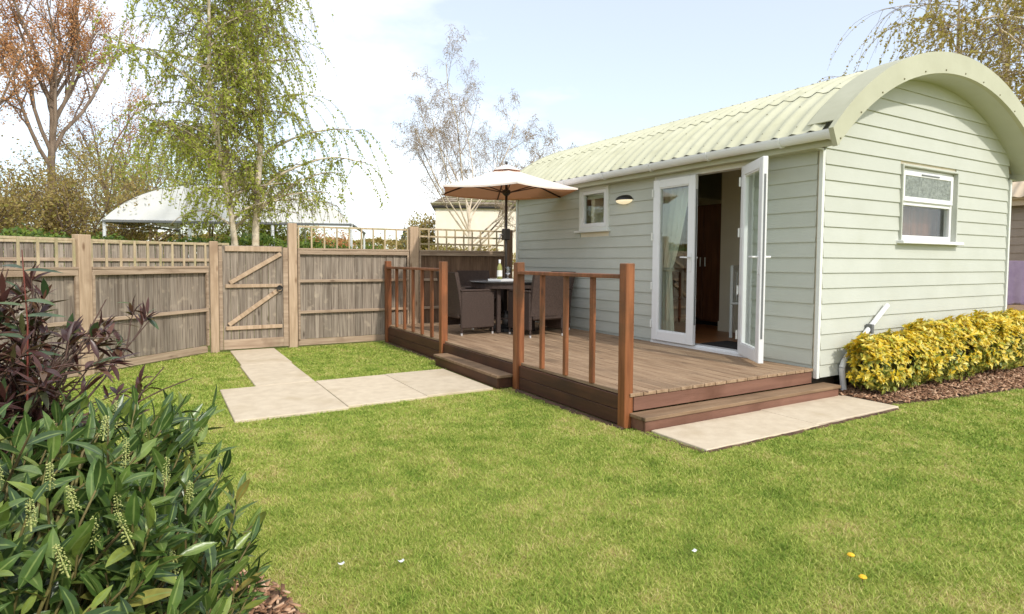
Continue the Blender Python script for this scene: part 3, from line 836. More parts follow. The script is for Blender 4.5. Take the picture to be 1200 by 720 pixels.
# end wall window with a top hung vent light
gwn = empty('window'); gwn.parent = cabin; gwn['label'] = 'white two pane window on the sunlit end wall with frosted top light'
a, b, c, d = GW
mm = MB()
mm.box((a, -0.045, c + 0.03), (a + 0.022, 0.08, d), 0.002); mm.box((b - 0.022, -0.045, c + 0.03), (b, 0.08, d), 0.002); mm.box((a + 0.0225, -0.045, d - 0.022), (b - 0.0225, 0.08, d), 0.002)
mm.build('window_surround', M['sage'], gwn)
ring('window_frame', M['white'], gwn, a + 0.024, b - 0.024, c + 0.032, d - 0.024, 0.05, 'y', 0.012, 0.075, 0.06)
zm = 2.035
MB().box((a + 0.0745, 0.012, zm - 0.03), (b - 0.0745, 0.075, zm + 0.03), 0.004).build('transom', M['white'], gwn)
tl = ring('vent_light', M['white'], gwn, a + 0.060, b - 0.060, zm + 0.012, d - 0.060, 0.055, 'y', -0.012, 0.011)
M['frost'] = pmat('frosted_glass', srgb(150, 156, 146), srgb(96, 102, 94), 26, 0.12, 0.8, 60, contrast=(0.3, 0.7))
MB().box((a + 0.1145, -0.004, zm + 0.0665), (b - 0.1145, 0.006, d - 0.1145)).build('frosted_pane', M['frost'], tl)
MB().box((XM - 0.18, -0.020, d - 0.098), (XM + 0.22, -0.0125, d - 0.082), 0.002).build('trickle_vent', M['greyplast'], tl)
MB().box((a + 0.072, 0.036, c + 0.09), (b - 0.072, 0.046, zm - 0.029)).build('glass', M['glass'], gwn)
MB().box((a - 0.05, -0.10, c - 0.008), (b + 0.06, 0.02, c + 0.029), 0.005).build('window_sill', M['white'], gwn)

added_win = empty('window'); added_win.parent = cabin  # unseen window added in the far wall to brighten the interior
ring('window_frame', M['white'], added_win, 2.60, 3.65, 1.0, 2.15, 0.06, 'x', CW - 0.09, CW + 0.01)
MB().box((CW - 0.045, 2.655, 1.055), (CW - 0.03, 3.595, 2.095)).build('glass', M['glass'], added_win)
# wall lamp: half moon bulkhead
lm = empty('wall_lamp'); lm.parent = cabin; lm.location = (-0.025, 2.90, 2.21)
mm = MB()
def hood(u, v):
    a_ = math.pi * u; t = math.pi / 2 * v
    return (-0.115 * math.sin(t) * (1 if True else 0) * math.sin(a_), -0.16 * math.cos(a_), 0.075 * math.cos(t) * math.sin(a_))
mm.grid(hood, 14, 6)
mm.build('lamp_hood', M['blackpl'], lm, smooth=True)
m2, t2, b2, N2, L2 = newmat('lamp_diffuser')
b2.inputs['Base Color'].default_value = (0.9, 0.85, 0.7, 1); b2.inputs['Emission Color'].default_value = (1.0, 0.82, 0.5, 1); b2.inputs['Emission Strength'].default_value = 0.3
mm = MB()
mm.grid(lambda u, v: (-0.110 * math.sin(math.pi * u) * math.sin(math.pi / 2 * v), -0.155 * math.cos(math.pi * u), -0.055 * math.cos(math.pi / 2 * v) * math.sin(math.pi * u) - 0.001), 14, 6)
mm.build('lamp_diffuser', m2, lm, smooth=True)
MB().box((0.0, -0.17, -0.01), (0.03, 0.17, 0.012), 0.004).build('lamp_bracket', M['blackpl'], lm)

# inside the cabin -----------------------------------------------------------
mm = MB()
mm.box((1.50, 0.10, 0.325), (1.60, 2.52, 3.2)); mm.box((1.485, 0.10, 0.325), (1.4995, 2.53, 0.47), 0.003)
mm.box((1.6005, 2.42, 0.325), (3.1, 2.52, 3.3))
mm.build('partition_wall', M['intwall'], cabin)
box('partition_wall', (0.101, 3.75, 0.325), (CW - .11, 3.83, 2.45), M['intwall'], cabin)
cab = empty('wardrobe', (2.0, 2.86, 0.326), 0, 'tall brown wooden wardrobe standing inside the cabin doorway', 'wardrobe')
MB().box((0, 0, 0.06), (0.6, 0.85, 1.95), 0.006).build('carcass', M['brownwood'], cab)
MB().box((0.02, 0.02, 0.0), (0.58, 0.83, 0.0595)).build('plinth', M['blackpl'], cab)
for k in (0, 1):
    dd = MB().box((-0.022, 0.01 + k * 0.42, 0.09), (-0.001, 0.42 + k * 0.42, 1.93), 0.004).build('wardrobe_door', M['brownwood'], cab)
    MB().box((-0.045, 0.36 + k * 0.10, 0.95), (-0.0225, 0.375 + k * 0.10, 1.10), 0.003).build('handle', M['chrome'], dd)
cab = empty('cabinet', (1.40, 0.24, 0.326), 0, 'brown wooden cabinet added inside the cabin to give the clear pane of the end window its brown reflection', 'cabinet')  # added, stands in for the brown reflection in the lower pane
MB().box((0.1, 0, 0.0), (1.40, 0.35, 2.1), 0.006).build('carcass', M['brownwood'], cab)
for k in (0, 1): MB().box((0.11 + k * 0.645, -0.02, 0.05), (0.745 + k * 0.645, -0.001, 2.06), 0.004).build('cabinet_door', M['brownwood'], cab)
# dining chair inside, seen through the doorway
dc = empty('dining_chair', (1.10, 1.46, 0.326), R(20), 'white wooden dining chair inside the cabin by the partition', 'chair')
for (x, y, h) in ((0, 0, 0.45), (0.4, 0, 0.45), (0, 0.4, 0.98), (0.4, 0.4, 0.98)):
    MB().box((x, y, 0), (x + 0.04, y + 0.04, h), 0.004).build('leg', M['whitetrim'], dc)
MB().box((-0.01, -0.01, 0.4505), (0.45, 0.43, 0.485), 0.008).build('seat', M['whitetrim'], dc)
for x in (0.10, 0.20, 0.30):
    MB().box((x, 0.41, 0.486), (x + 0.035, 0.43, 0.90), 0.003).build('slat', M['whitetrim'], dc)
MB().box((0.0405, 0.405, 0.90), (0.3995, 0.435, 0.98), 0.006).build('top_rail', M['whitetrim'], dc)
tag(MB().box((0.12, 0.85, 0.3265), (0.62, 1.62, 0.338), 0.004).build('door_mat', M['mat']), 'dark door mat just inside the open double door', 'mat')
# curtain tied back behind the closed leaf
mm = MB()
def curt(u, v):
    z = 2.30 - 1.93 * v
    e = 1.72 if z > 2.2 else None
    tie = 1.25
    if z >= tie:
        k = (z - tie) / (2.30 - tie); yr = 2.15 + (1.86 - 2.15) * k ** 0.75
    else:
        k = (tie - z) / (tie - 0.37); yr = 2.15 - 0.06 * k
    y = 2.47 + (yr - 2.47) * u
    return (0.142 + 0.022 * math.sin(u * 34) * (0.6 + 0.4 * abs(z - tie)) , y, z)
mm.grid(curt, 60, 24)
cu = mm.build('curtain', M['curtain'], None, smooth=True); tag(cu, 'pale green curtain tied back behind the closed door leaf', 'curtain')
mm = MB(); mm.box((0.108, 2.13, 1.23), (0.178, 2.49, 1.27), 0.006); mm.build('tie_band', M['curtain'], cu)
# bench and lamp glimpsed through the glass
sb = empty('sideboard', (2.0, 3.72 - 0.45, 0.326), 0, '', None)
bpy.data.objects.remove(sb)
tb = empty('settle', (0.75, 3.25, 0.326), 0, 'low brown upholstered settle inside the cabin seen through the door glass', 'settle')
MB().box((0, 0, 0.12), (1.15, 0.48, 0.42), 0.03).build('seat', M['brownwood'], tb)
MB().box((0, 0.40, 0.421), (1.15, 0.49, 0.85), 0.03).build('backrest', M['brownwood'], tb)
for (x, y) in ((0.03, 0.03), (1.06, 0.03), (0.03, 0.40), (1.06, 0.40)):
    MB().box((x, y, 0), (x + 0.06, y + 0.06, 0.1195), 0.004).build('leg', M['blackpl'], tb)

# ------------------------------------------------------------------ deck
deck = empty('deck', (0, 0, 0), 0, 'raised brown timber deck with stained railings and steps along the cabin', 'deck')
DZ, DX, DY0, DY1 = 0.285, -2.45, 0.03, 5.92
nb = 17; bw = (-0.040 - DX) / nb
rb = random.Random(3)
bm_cache = {}
for k in range(nb):
    x0 = DX + k * bw
    cut = [0.0, rb.choice((1.8, 2.4, 3.0, 3.6)), DY1 - DY0 + 0.03]
    for j in range(2):
        L_ = cut[j + 1] - cut[j] - 0.004
        key = round(L_, 3)
        if key not in bm_cache:
            bm_cache[key] = MB().box((0.003, 0, -0.028), (bw - 0.003, L_, 0), 0.003).mesh('deck_board', M['deck'])
        add('deck_board', bm_cache[key], deck, (x0, DY0 - 0.03 + cut[j], DZ + rb.uniform(-0.0012, 0.0012)))
m_ = MB()
for k in range(nb):
    for y in (0.06, 0.375, 1.225, 2.025, 2.825, 3.625, 4.425, 5.225):
        for fx in (0.25, 0.75):
            x = DX + (k + fx) * bw + rb.uniform(-.006, .006); yy = y + rb.uniform(-.006, .006); b = len(m_.v)
            for q in range(6): m_.v.append((x + 0.0042 * math.cos(q * 1.047), yy + 0.0042 * math.sin(q * 1.047), DZ + 0.0022))
            m_.v.append((x, yy, DZ + 0.0008))
            for q in range(6): m_.f.append((b + q, b + (q + 1) % 6, b + 6))
tag(m_.build('deck_screw', M['blackpl'], deck, recalc=False), kind='stuff')
# joist frame below
m_ = MB()
for y in (0.35, 1.2, 2.0, 2.8, 3.6, 4.4, 5.2):
    m_.box((DX + 0.08, y, 0.10), (-0.06, y + 0.05, DZ - 0.03))
m_.build('joist', M['deckfascia'], deck)
# long side fascia boards
for (z0, z1) in ((0.136, 0.254), (0.012, 0.132)):
    for (y0, y1) in ((0.10, 1.70), (1.79, 3.64), (3.73, 5.86)):
        MB().box((DX - 0.022, y0, z0), (DX + 0.004, y1, z1), 0.004).build('fascia_board', M['deckfascia'], deck)
MB().box((DX + 0.05, DY0 - 0.018, 0.136), (-0.045, DY0 + 0.006, 0.254), 0.004).build('fascia_board', M['deckend'], deck)
# posts (square, on the outer face)
POSTS = [(-2.497, 0.012, 0.0), (-2.497, 1.70, 0.0), (-2.497, 3.64, 0.0), (-2.497, 5.87, 0.0)]
pm = MB().box((0, 0, 0), (0.09, 0.09, 1.335), 0.006).mesh('post', M['rail'])
for p in POSTS: add('post', pm, deck, (p[0], p[1], 0.0))
RZ = 1.245
for (y0, y1, nbal) in ((0.103, 1.699, 3), (1.790 + 1.941, 5.869, 5)):
    MB().box((-2.50, y0, RZ - 0.035), (-2.395, y1, RZ), 0.005).build('handrail', M['rail'], deck)
    bal = MB().box((0, 0, 0), (0.042, 0.042, RZ - 0.0355 - DZ - 0.001), 0.004).mesh('baluster', M['rail'])
    for k in range(nbal):
        y = y0 + (y1 - y0) * (k + 1) / (nbal + 1)
        add('baluster', bal, deck, (-2.468, y - 0.02, DZ + 0.001))
# steps
def step(a, b, zt, mat_t, mat_r, faces, outer):
    o = empty('step'); o.parent = deck
    (x0, y0), (x1, y1) = a, b
    MB().box((x0, y0, zt - 0.03), (x1, y1, zt), 0.004).build('tread', mat_t, o)
    for f in faces: MB().box(f[0], f[1], 0.003).build('riser', mat_r, o)
    return o
step((-2.672, 1.815), (-2.474, 3.50), 0.147, M['decktread'], M['deckfascia'],
     [((-2.655, 1.835, 0.008), (-2.632, 3.48, 0.1165)), ((-2.630, 1.835, 0.008), (-2.474, 1.858, 0.1165)), ((-2.630, 3.457, 0.008), (-2.474, 3.48, 0.1165))], None)
step((-2.445, -0.175), (0.155, 0.011), 0.128, M['decktread'], M['deckend'],
     [((-2.43, -0.158, 0.008), (0.14, -0.135, 0.0975)), ((-2.43, -0.134, 0.008), (-2.408, 0.010, 0.0975)), ((0.118, -0.134, 0.008), (0.14, 0.010, 0.0975))], None)

# ------------------------------------------------------------------ fences and gate
def fence_panel(loc, rz, L, hb, label, mat=None, z0=0.12, trel=None, rails=(), seed=1, ldir=1):
    """local x along the panel, garden side = -y"""
    mat = mat or M['fence']; rg = random.Random(seed)
    p = empty('garden_fence', loc, rz, label, 'fence panel', 'close boarded fence panels with trellis tops')
    n = max(3, round(L / 0.125)); w = L / n
    bmsh = MB().box((0, -0.009, 0), (w + 0.012, 0.009, hb - z0), 0.003).mesh('fence_board', mat)
    for k in range(n):
        Mx = Matrix.Translation((k * w - 0.004 + rg.uniform(-.003, .003), 0.004 + rg.uniform(-0.002, 0.002), z0 + rg.uniform(-0.006, 0.004))) @ Matrix.Rotation(R(5.0), 4, 'Z') @ Matrix.Rotation(R(rg.uniform(-.25, .25)), 4, 'Y')
        add('fence_board', bmsh, p, M=Mx)
    if z0 > 0.05:
        MB().box((0.004, -0.016, 0.02), (L - 0.004, 0.016, z0 - 0.004), 0.004).build('gravel_board', M['fencerail'], p)
    for zr in rails:
        MB().box((0.002, -0.052, zr - 0.022), (L - 0.002, -0.018, zr + 0.022), 0.004).build('rail', M['fencerail'], p)
    for x in (0.0, L - 0.035):
        MB().box((x, -0.0515, z0 + 0.0), (x + 0.034, -0.0185, hb - 0.03), 0.003).build('side_batten', M['fencerail'], p)
    MB().box((0.001, -0.058, hb - 0.004), (L - 0.001, 0.026, hb + 0.026), 0.005).build('cap_rail', M['fencerail'], p)
    MB().box((0.002, -0.054, hb - 0.07), (L - 0.002, -0.019, hb - 0.006), 0.004).build('rail', M['fencerail'], p)
    if trel:
        zt, nv, nh = trel
        v = MB().box((-0.012, -0.0095, 0), (0.012, 0.0095, zt - hb - 0.03), 0.002).mesh('trellis_lath', M['trellis'])
        for k in range(nv):
            add('trellis_lath', v, p, (0.02 + (L - 0.04) * k / (nv - 1), -0.016, hb + 0.0265))
        for k in range(nh):
            z = zt - 0.028 - k * (zt - hb - 0.02) / max(nh, 1)
            MB().box((0.003, -0.0065 + 0.001, z - 0.004), (L - 0.003, 0.012, z + 0.026), 0.003).build('trellis_rail', M['trellis'], p)
    return p
fence_panel((-3.862, 6.02, 0), 0, 1.80, 1.50, 'weathered fence panel between the gate post and the tall slim post', trel=(1.875, 10, 1), rails=(1.02, 0.54), seed=2)
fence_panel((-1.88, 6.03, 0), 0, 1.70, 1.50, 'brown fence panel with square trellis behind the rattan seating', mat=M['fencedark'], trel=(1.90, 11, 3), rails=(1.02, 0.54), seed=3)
lf_ang = math.atan2(0.669, 0.743)
def LF(s): return (-5.085 - 0.743 * s, 5.965 - 0.669 * s)
def lpanel(s0, s1, label, seed):
    x, y = LF(s1)
    return fence_panel((x, y, 0), lf_ang, s1 - s0, 1.225, label, trel=(1.575, 10, 1), rails=(0.63,), seed=seed)
lpanel(0.05, 1.76, 'weathered low fence panel with open lath trellis left of the gate', 4)
lpanel(1.92, 3.70, 'weathered low fence panel partly hidden behind the purple shrub', 5)
lpanel(3.82, 5.6, 'weathered low fence panel outside the picture beyond the shrub', 6)
def fpost(loc, rz, w, d, h, label, mat=None):
    o = MB().box((-w / 2, -d / 2, -0.05), (w / 2, d / 2, h), 0.007).build('fence_post', mat or M['fencepost'], None, loc=loc)
    o.rotation_euler = (0, 0, rz)
    return tag(o, label, 'fence post', 'square timber fence posts')
fpost((-3.937, 6.0, 0), 0, 0.125, 0.125, 1.90, 'thick pale timber post at the latch side of the garden gate')
fpost((-1.973, 6.02, 0), 0, 0.155, 0.12, 1.915, 'tall timber fence post behind the far end of the deck railing')
fpost((-5.018, 5.985, 0), 0, 0.11, 0.11, 1.605, 'shorter timber post at the hinge side of the garden gate')
x, y = LF(1.84); fpost((x, y, 0), lf_ang, 0.15, 0.11, 1.62, 'thick low fence post rising behind the purple shrub')
x, y = LF(3.76); fpost((x, y, 0), lf_ang, 0.11, 0.11, 1.62, 'low fence post at the far left beyond the shrub')
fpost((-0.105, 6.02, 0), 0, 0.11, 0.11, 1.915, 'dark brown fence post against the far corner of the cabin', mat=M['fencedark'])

gate = empty('garden_gate', (-4.905, 5.97, 0.03), 0, 'weathered boarded garden gate with diagonal braces and a black ring latch', 'gate')
GWD, GH = 0.825, 1.52
gb = MB().box((0, -0.010, 0), (GWD / 8 - 0.004, 0.010, GH), 0.003).mesh('gate_board', M['fence'])
for k in range(8): add('gate_board', gb, gate, (k * GWD / 8 + 0.002, 0.0 + 0.003 * (k % 2), 0))
for z, h in ((GH - 0.085, 0.075), (0.905, 0.05), (0.29, 0.055)):
    MB().box((0.03, -0.046, z), (GWD - 0.02, -0.0108, z + h), 0.004).build('ledge', M['fencepost'], gate)
MB().box((0.0, -0.030, 0.005), (GWD, -0.0108, 0.15), 0.004).build('kick_board', M['fencerail'], gate)
def brace(x0, z0, x1, z1):
    dx, dz = x1 - x0, z1 - z0; l = math.hypot(dx, dz); a = math.atan2(dz, dx)
    MB().box((0, -0.0445, -0.03), (l, -0.0112, 0.03), 0.004).build('brace', M['fencepost'], gate, M=Matrix.Translation((x0, 0, z0)) @ Matrix.Rotation(-a, 4, 'Y'))
brace(0.09, 0.975, GWD - 0.03, GH - 0.115); brace(0.07, 0.365, GWD - 0.04, 0.885)
la = empty('latch', (GWD - 0.055, -0.046, 0.90)); la.parent = gate
mm = MB(); mm.tube([(0, 0, 0.0), (0, -0.012, 0.0)], 0.035, 14); mm.build('backplate', M['blackpl'], la)
mm = MB(); ringp = [(0.042 * math.cos(t), -0.022, 0.042 * math.sin(t) - 0.02) for t in np.linspace(0, 2 * math.pi, 17)]; mm.tube(ringp, 0.007, 6, cap=False); mm.build('ring_handle', M['blackpl'], la)
MB().box((GWD + 0.002, -0.008, 0.0), (GWD + 0.075, 0.03, GH - 0.02), 0.004).build('stop_board', M['fencerail'], gate)
MB().box((-0.052, -0.012, 0.0), (-0.003, 0.03, GH - 0.01), 0.004).build('stop_board', M['fencerail'], gate)

# back fence across the neighbouring plot
bf = empty('back_fence', (-11.5, 9.4, 0), 0, 'grey boarded fence far behind, seen through the low trellis', 'fence')
bb = MB().box((0, -0.01, 0.1), (0.128, 0.01, 1.64), 0.003).mesh('fence_board', M['fence'])
for k in range(51): add('fence_board', bb, bf, (k * 0.137, 0.002 * (k % 2), 0))
MB().box((-0.02, -0.05, 1.62), (7.0, 0.03, 1.665), 0.004).build('cap_rail', M['trellis'], bf)
for z in (0.4, 1.3): MB().box((0, -0.05, z), (7.0, -0.012, z + 0.06), 0.004).build('rail', M['fencerail'], bf)

# ------------------------------------------------------------------ parasol, table, chairs, things on the table
TC = (-1.13, 4.33)
par = empty('parasol', (TC[0], TC[1], DZ), 0, 'cream canvas parasol open over the rattan table', 'parasol')
ez, az_ = 2.405 - DZ, 2.76 - DZ
PR = 1.12
corn = [(PR * math.cos(R(8 + 60 * k)), PR * math.sin(R(8 + 60 * k))) for k in range(6)]
mm = MB(); V = []; NU = 8
def canopy_pt(k, f, g_):
    """k panel, f 0..1 from vent ring to edge, g_ across panel"""
    a, b = corn[k], corn[(k + 1) % 6]
    f2 = 0.13 + 0.87 * f
    x, y = (a[0] * (1 - g_) + b[0] * g_) * f2, (a[1] * (1 - g_) + b[1] * g_) * f2
    z = ez + (az_ - ez) * ((1 - f2) ** 1.12)
    sag = 4 * g_ * (1 - g_)
    z -= 0.030 * sag * f2 * (1.0 - 0.35 * f2); 
    s_ = 1 - 0.045 * sag * f * f
    return (x * s_, y * s_, z)
can = None
for k in range(6):
    mm = MB(); mm.grid(lambda u, v: canopy_pt(k, u, v), 8, 8)
    o = mm.build('canopy_panel', M['canvas'], par, smooth=True)
    mm = MB()
    mm.grid(lambda u, v: tuple(np.array(canopy_pt(k, 1.0, v)) + np.array((0, 0, -0.022 * u))), 1, 8)
    mm.build('valance', M['canvas'], o, smooth=True)
mm = MB()
for k in range(6):
    a, b = corn[k], corn[(k + 1) % 6]
    mm.grid(lambda u, v: ((a[0] * (1 - v) + b[0] * v) * 0.21 * u, (a[1] * (1 - v) + b[1] * v) * 0.21 * u, az_ + 0.045 - 0.10 * u ** 1.3), 4, 4)
mm.build('vent_cap', M['canvas'], par, smooth=True)
MB().lathe([(0.0, 0.05), (0.018, 0.045), (0.022, 0.02), (0.014, 0.0), (0.014, -0.02)], (0, 0, az_ + 0.045), 10).build('finial', M['polemetal'], par, smooth=True)
MB().tube([(0, 0, 0.02), (0, 0, az_ - 0.02)], 0.020, 12).build('pole', M['polemetal'], par, smooth=True)
MB().lathe([(0.03, 0.045), (0.062, 0.03), (0.062, -0.02), (0.03, -0.05)], (0, 0, ez - 0.02), 12).build('runner_hub', M['polemetal'], par)
MB().lathe([(0.02, 0.05), (0.045, 0.03), (0.045, -0.03), (0.02, -0.05)], (0, 0, az_ - 0.05), 12).build('top_hub', M['polemetal'], par)
for k in range(6):
    c_ = corn[k]
    e = canopy_pt(k, 1.0, 0.0); mid = canopy_pt(k, 0.5, 0)
    rb_ = MB().tube([(c_[0] * 0.04, c_[1] * 0.04, az_ - 0.055), (mid[0], mid[1], mid[2] - 0.018), (e[0] * 0.99, e[1] * 0.99, e[2] - 0.018)], 0.011, 6).build('rib', M['rib'], par)
    MB().tube([(c_[0] * 0.05, c_[1] * 0.05, ez - 0.02), (mid[0], mid[1], mid[2] - 0.03)], 0.008, 6).build('strut', M['rib'], rb_)
cb = MB().box((-0.055, -0.055, 1.38), (0.045, 0.055, 1.55), 0.012).build('crank_box', M['polemetal'], par)
MB().tube([(-0.056, 0, 1.46), (-0.11, 0, 1.46), (-0.115, -0.01, 1.41), (-0.15, -0.01, 1.40)], 0.011, 8).build('crank_handle', M['chrome'], cb)
MB().lathe([(0.0, 0.0), (0.24, 0.0), (0.24, 0.045), (0.20, 0.075), (0.06, 0.09), (0.04, 0.30), (0.0, 0.30)], (0, 0, 0.001), 20).build('base_weight', M['blackpl'], par, smooth=False)

tb = empty('patio_table', (TC[0], TC[1], DZ), 0, 'round black glass topped rattan table under the parasol', 'table')
mm = MB().lathe([(0.024, 0.735), (0.55, 0.735), (0.565, 0.742), (0.565, 0.755), (0.55, 0.762), (0.024, 0.762), (0.024, 0.735)], (0, 0, 0), 36)
mm.build('tabletop', M['tablerim'], tb)
mm = MB().lathe([(0.50, 0.66), (0.53, 0.66), (0.53, 0.734), (0.50, 0.734), (0.50, 0.66)], (0, 0, 0), 28); mm.build('apron', M['rattandark'], tb)
for k in range(4):
    a = R(45 + 90 * k)
    MB().box((-0.03, -0.03, 0.012), (0.03, 0.03, 0.6595), 0.006).build('leg', M['rattandark'], tb, loc=(0.42 * math.cos(a), 0.42 * math.sin(a), 0))
MB().lathe([(0.30, 0.20), (0.33, 0.20), (0.33, 0.225), (0.30, 0.225), (0.30, 0.20)], (0, 0, 0), 24).build('stretcher_ring', M['rattandark'], tb)

def make_chair(loc, rz, label):
    """seat faces +x"""
    ch = empty('rattan_chair', loc, rz, label, 'chair', 'brown rattan armchairs around the patio table')
    MB().box((-0.27, -0.25, 0.24), (0.29, 0.25, 0.42), 0.02).build('seat', M['rattan'], ch)
    MB().box((-0.20, -0.235, 0.421), (0.28, 0.235, 0.475), 0.02).build('cushion', M['rattandark'], ch)
    mm = MB()
    def bk(u, v):
        z = 0.30 + 0.60 * u; y = -0.285 + 0.57 * v
        return (-0.285 - 0.10 * u ** 1.5 + 0.03 * (2 * v - 1) ** 2, y, z)
    nU, nV = 6, 8
    mm.grid(bk, nU, nV); nvt = len(mm.v)
    mm.grid(lambda u, v: (bk(u, v)[0] + 0.055, bk(u, v)[1], bk(u, v)[2]), nU, nV)
    idx = lambda i, j: i * (nV + 1) + j
    for i in range(nU):
        for j in (0, nV): mm.f.append((idx(i, j), idx(i + 1, j), nvt + idx(i + 1, j), nvt + idx(i, j)))
    for j in range(nV):
        for i in (0, nU): mm.f.append((idx(i, j), idx(i, j + 1), nvt + idx(i, j + 1), nvt + idx(i, j)))
    mm.build('backrest', M['rattan'], ch, smooth=False)
    for s in (-1, 1):
        y0, y1 = sorted((s * 0.255, s * 0.305))
        ar = MB().box((-0.25, y0, 0.10), (0.30, y1, 0.625), 0.012).build('armrest', M['rattan'], ch)
        MB().box((-0.26, y0 - 0.006, 0.6255), (0.315, y1 + 0.006, 0.655), 0.008).build('arm_cap', M['fencerail'] if False else M['rattan'], ar)
        for x in (-0.235, 0.28):
            lg = MB().tube([(x, s * 0.28, 0.025), (x, s * 0.28, 0.12)], 0.014, 8).build('leg', M['rattandark'], ch)
            MB().lathe([(0.0, 0.0), (0.017, 0.0), (0.017, 0.03), (0.012, 0.034)], (x, s * 0.28, 0.001), 8).build('foot', M['chrome'], lg)
    return ch
make_chair((-1.80, 4.33, DZ), R(4), 'rattan armchair with its side to the lawn, behind the middle railing post')
make_chair((-1.02, 3.62, DZ), R(93), 'rattan armchair with its back to the camera, behind the second railing post')
make_chair((-0.46, 4.22, DZ), R(182), 'rattan armchair backed against the cabin wall under the small window')
make_chair((-1.16, 5.08, DZ), R(268), 'rattan armchair on the far side of the table by the fence')

tz = DZ + 0.762
tray = empty('serving_tray', (-1.30, 4.12, tz), R(20), 'small white serving tray on the patio table', 'tray')
MB().box((-0.19, -0.13, 0.001), (0.19, 0.13, 0.014), 0.005).build('tray_base', M['white'], tray)
for a_, b_ in (((-0.19, -0.13, 0.0145), (0.19, -0.118, 0.035)), ((-0.19, 0.118, 0.0145), (0.19, 0.13, 0.035)), ((-0.19, -0.1175, 0.0145), (-0.178, 0.1175, 0.035)), ((0.178, -0.1175, 0.0145), (0.19, 0.1175, 0.035))):
    MB().box(a_, b_, 0.003).build('tray_rim', M['white'], tray)
M['bottle'] = pmat('wine_bottle_glass', srgb(150, 150, 84), rough=0.06)
M['label'] = pmat('bottle_label', (0.82, 0.80, 0.74, 1), rough=0.6)
bt = empty('wine_bottle', (-1.385, 4.07, tz + 0.0145), 0, 'white wine bottle with pale label standing on the tray', 'bottle')
MB().lathe([(0.0, 0.0), (0.038, 0.002), (0.038, 0.185), (0.030, 0.215), (0.0155, 0.245), (0.0145, 0.30), (0.0, 0.30)], (0, 0, 0), 20).build('glass_body', M['bottle'], bt, smooth=True)
MB().lathe([(0.0392, 0.06), (0.0392, 0.15)], (0, 0, 0), 20).build('paper_label', M['label'], bt, smooth=True)
MB().lathe([(0.0162, 0.252), (0.0162, 0.305), (0.0, 0.306)], (0, 0, 0), 16).build('capsule', M['white'], bt, smooth=True)
M['clearglass'] = glassmat('drinking_glass', (0.93, 0.94, 0.93, 1), 2.0)
M['wine'] = pmat('white_wine', srgb(214, 196, 128), rough=0.1)
for (x, y, lab) in ((-1.25, 4.05, 'wine glass beside the bottle on the tray'), (-1.20, 4.16, 'wine glass at the right end of the tray, farther from the bottle')):
    wg = empty('wine_glass', (x, y, tz + 0.0145), 0, lab, 'glass', 'wine glasses on the tray')
    MB().lathe([(0.012, 0.085), (0.036, 0.11), (0.041, 0.14), (0.036, 0.185), (0.033, 0.20)], (0, 0, 0), 18).build('bowl', M['clearglass'], wg, smooth=True)
    MB().lathe([(0.033, 0.001), (0.030, 0.005), (0.005, 0.012), (0.004, 0.08), (0.012, 0.0845)], (0, 0, 0), 14).build('stem', M['clearglass'], wg, smooth=True)
ib = empty('ice_box', (-1.33, 4.15, tz + 0.0145), R(15), 'white square box of labels and dark prints behind the bottle', 'box')
bpy.data.objects.remove(ib)

# waste pipe against the end wall
wp = empty('waste_pipe', (0.36, -0.06, 0.0), 0, 'white plastic waste pipe slanting up the end wall from the mulch', 'pipe')
MB().tube([(0.03, 0, 0.02), (-0.012, 0, 0.27)], 0.030, 10).build('down_stub', M['white'], wp)
MB().tube([(-0.012, 0, 0.271), (0.02, 0, 0.33), (0.10, 0, 0.40)], 0.030, 10).build('elbow', M['white'], wp)
MB().tube([(0.10, 0, 0.401), (0.80, 0, 0.89)], 0.026, 10).build('sloping_pipe', M['white'], wp)
MB().box((0.44, -0.045, 0.60), (0.48, 0.028, 0.70), 0.006).build('pipe_clip', M['greyplast'], wp)

# ------------------------------------------------------------------ plants
def leaf_quads(P, size, rg, elong=1.9, flat=None, fold=0.25):
    """rhombus leaves; flat: (n,3) preferred normals or None"""
    n = len(P)
    if flat is None: Rm = rand_rot(n, rg); d, s = Rm[:, :, 0], Rm[:, :, 1]
    else:
        d = rg.normal(size=(n, 3)); nn = flat / np.linalg.norm(flat, axis=1)[:, None]
        d -= nn * (d * nn).sum(1)[:, None]; d /= np.linalg.norm(d, axis=1)[:, None]; s = np.cross(nn, d)
    sz = size * rg.uniform(0.65, 1.3, n)[:, None]
    nz = np.cross(d, s)
    V = np.stack([P - d * sz * .5, P + s * sz / elong * .5 + nz * sz * fold * .3, P + d * sz * .5, P - s * sz / elong * .5 + nz * sz * fold * .3], 1).reshape(-1, 3)
    F = np.arange(n * 4).reshape(n, 4)
    return V, F

def leaf_obj(name, P, size, mat, parent, rg, elong=1.9, flat=None, tint=None):
    P = np.asarray(P, float)
    V, F = leaf_quads(P, size, rg, elong, flat)
    t = rg.uniform(0, 0.999, len(P)) if tint is None else np.clip(tint, 0, 0.999)
    off = np.array(parent.location) if parent is not None else 0
    me = np_mesh(name, V - off, F, mat, tint=np.repeat(t, 4))
    return tag(add(name, me, parent), kind='stuff')

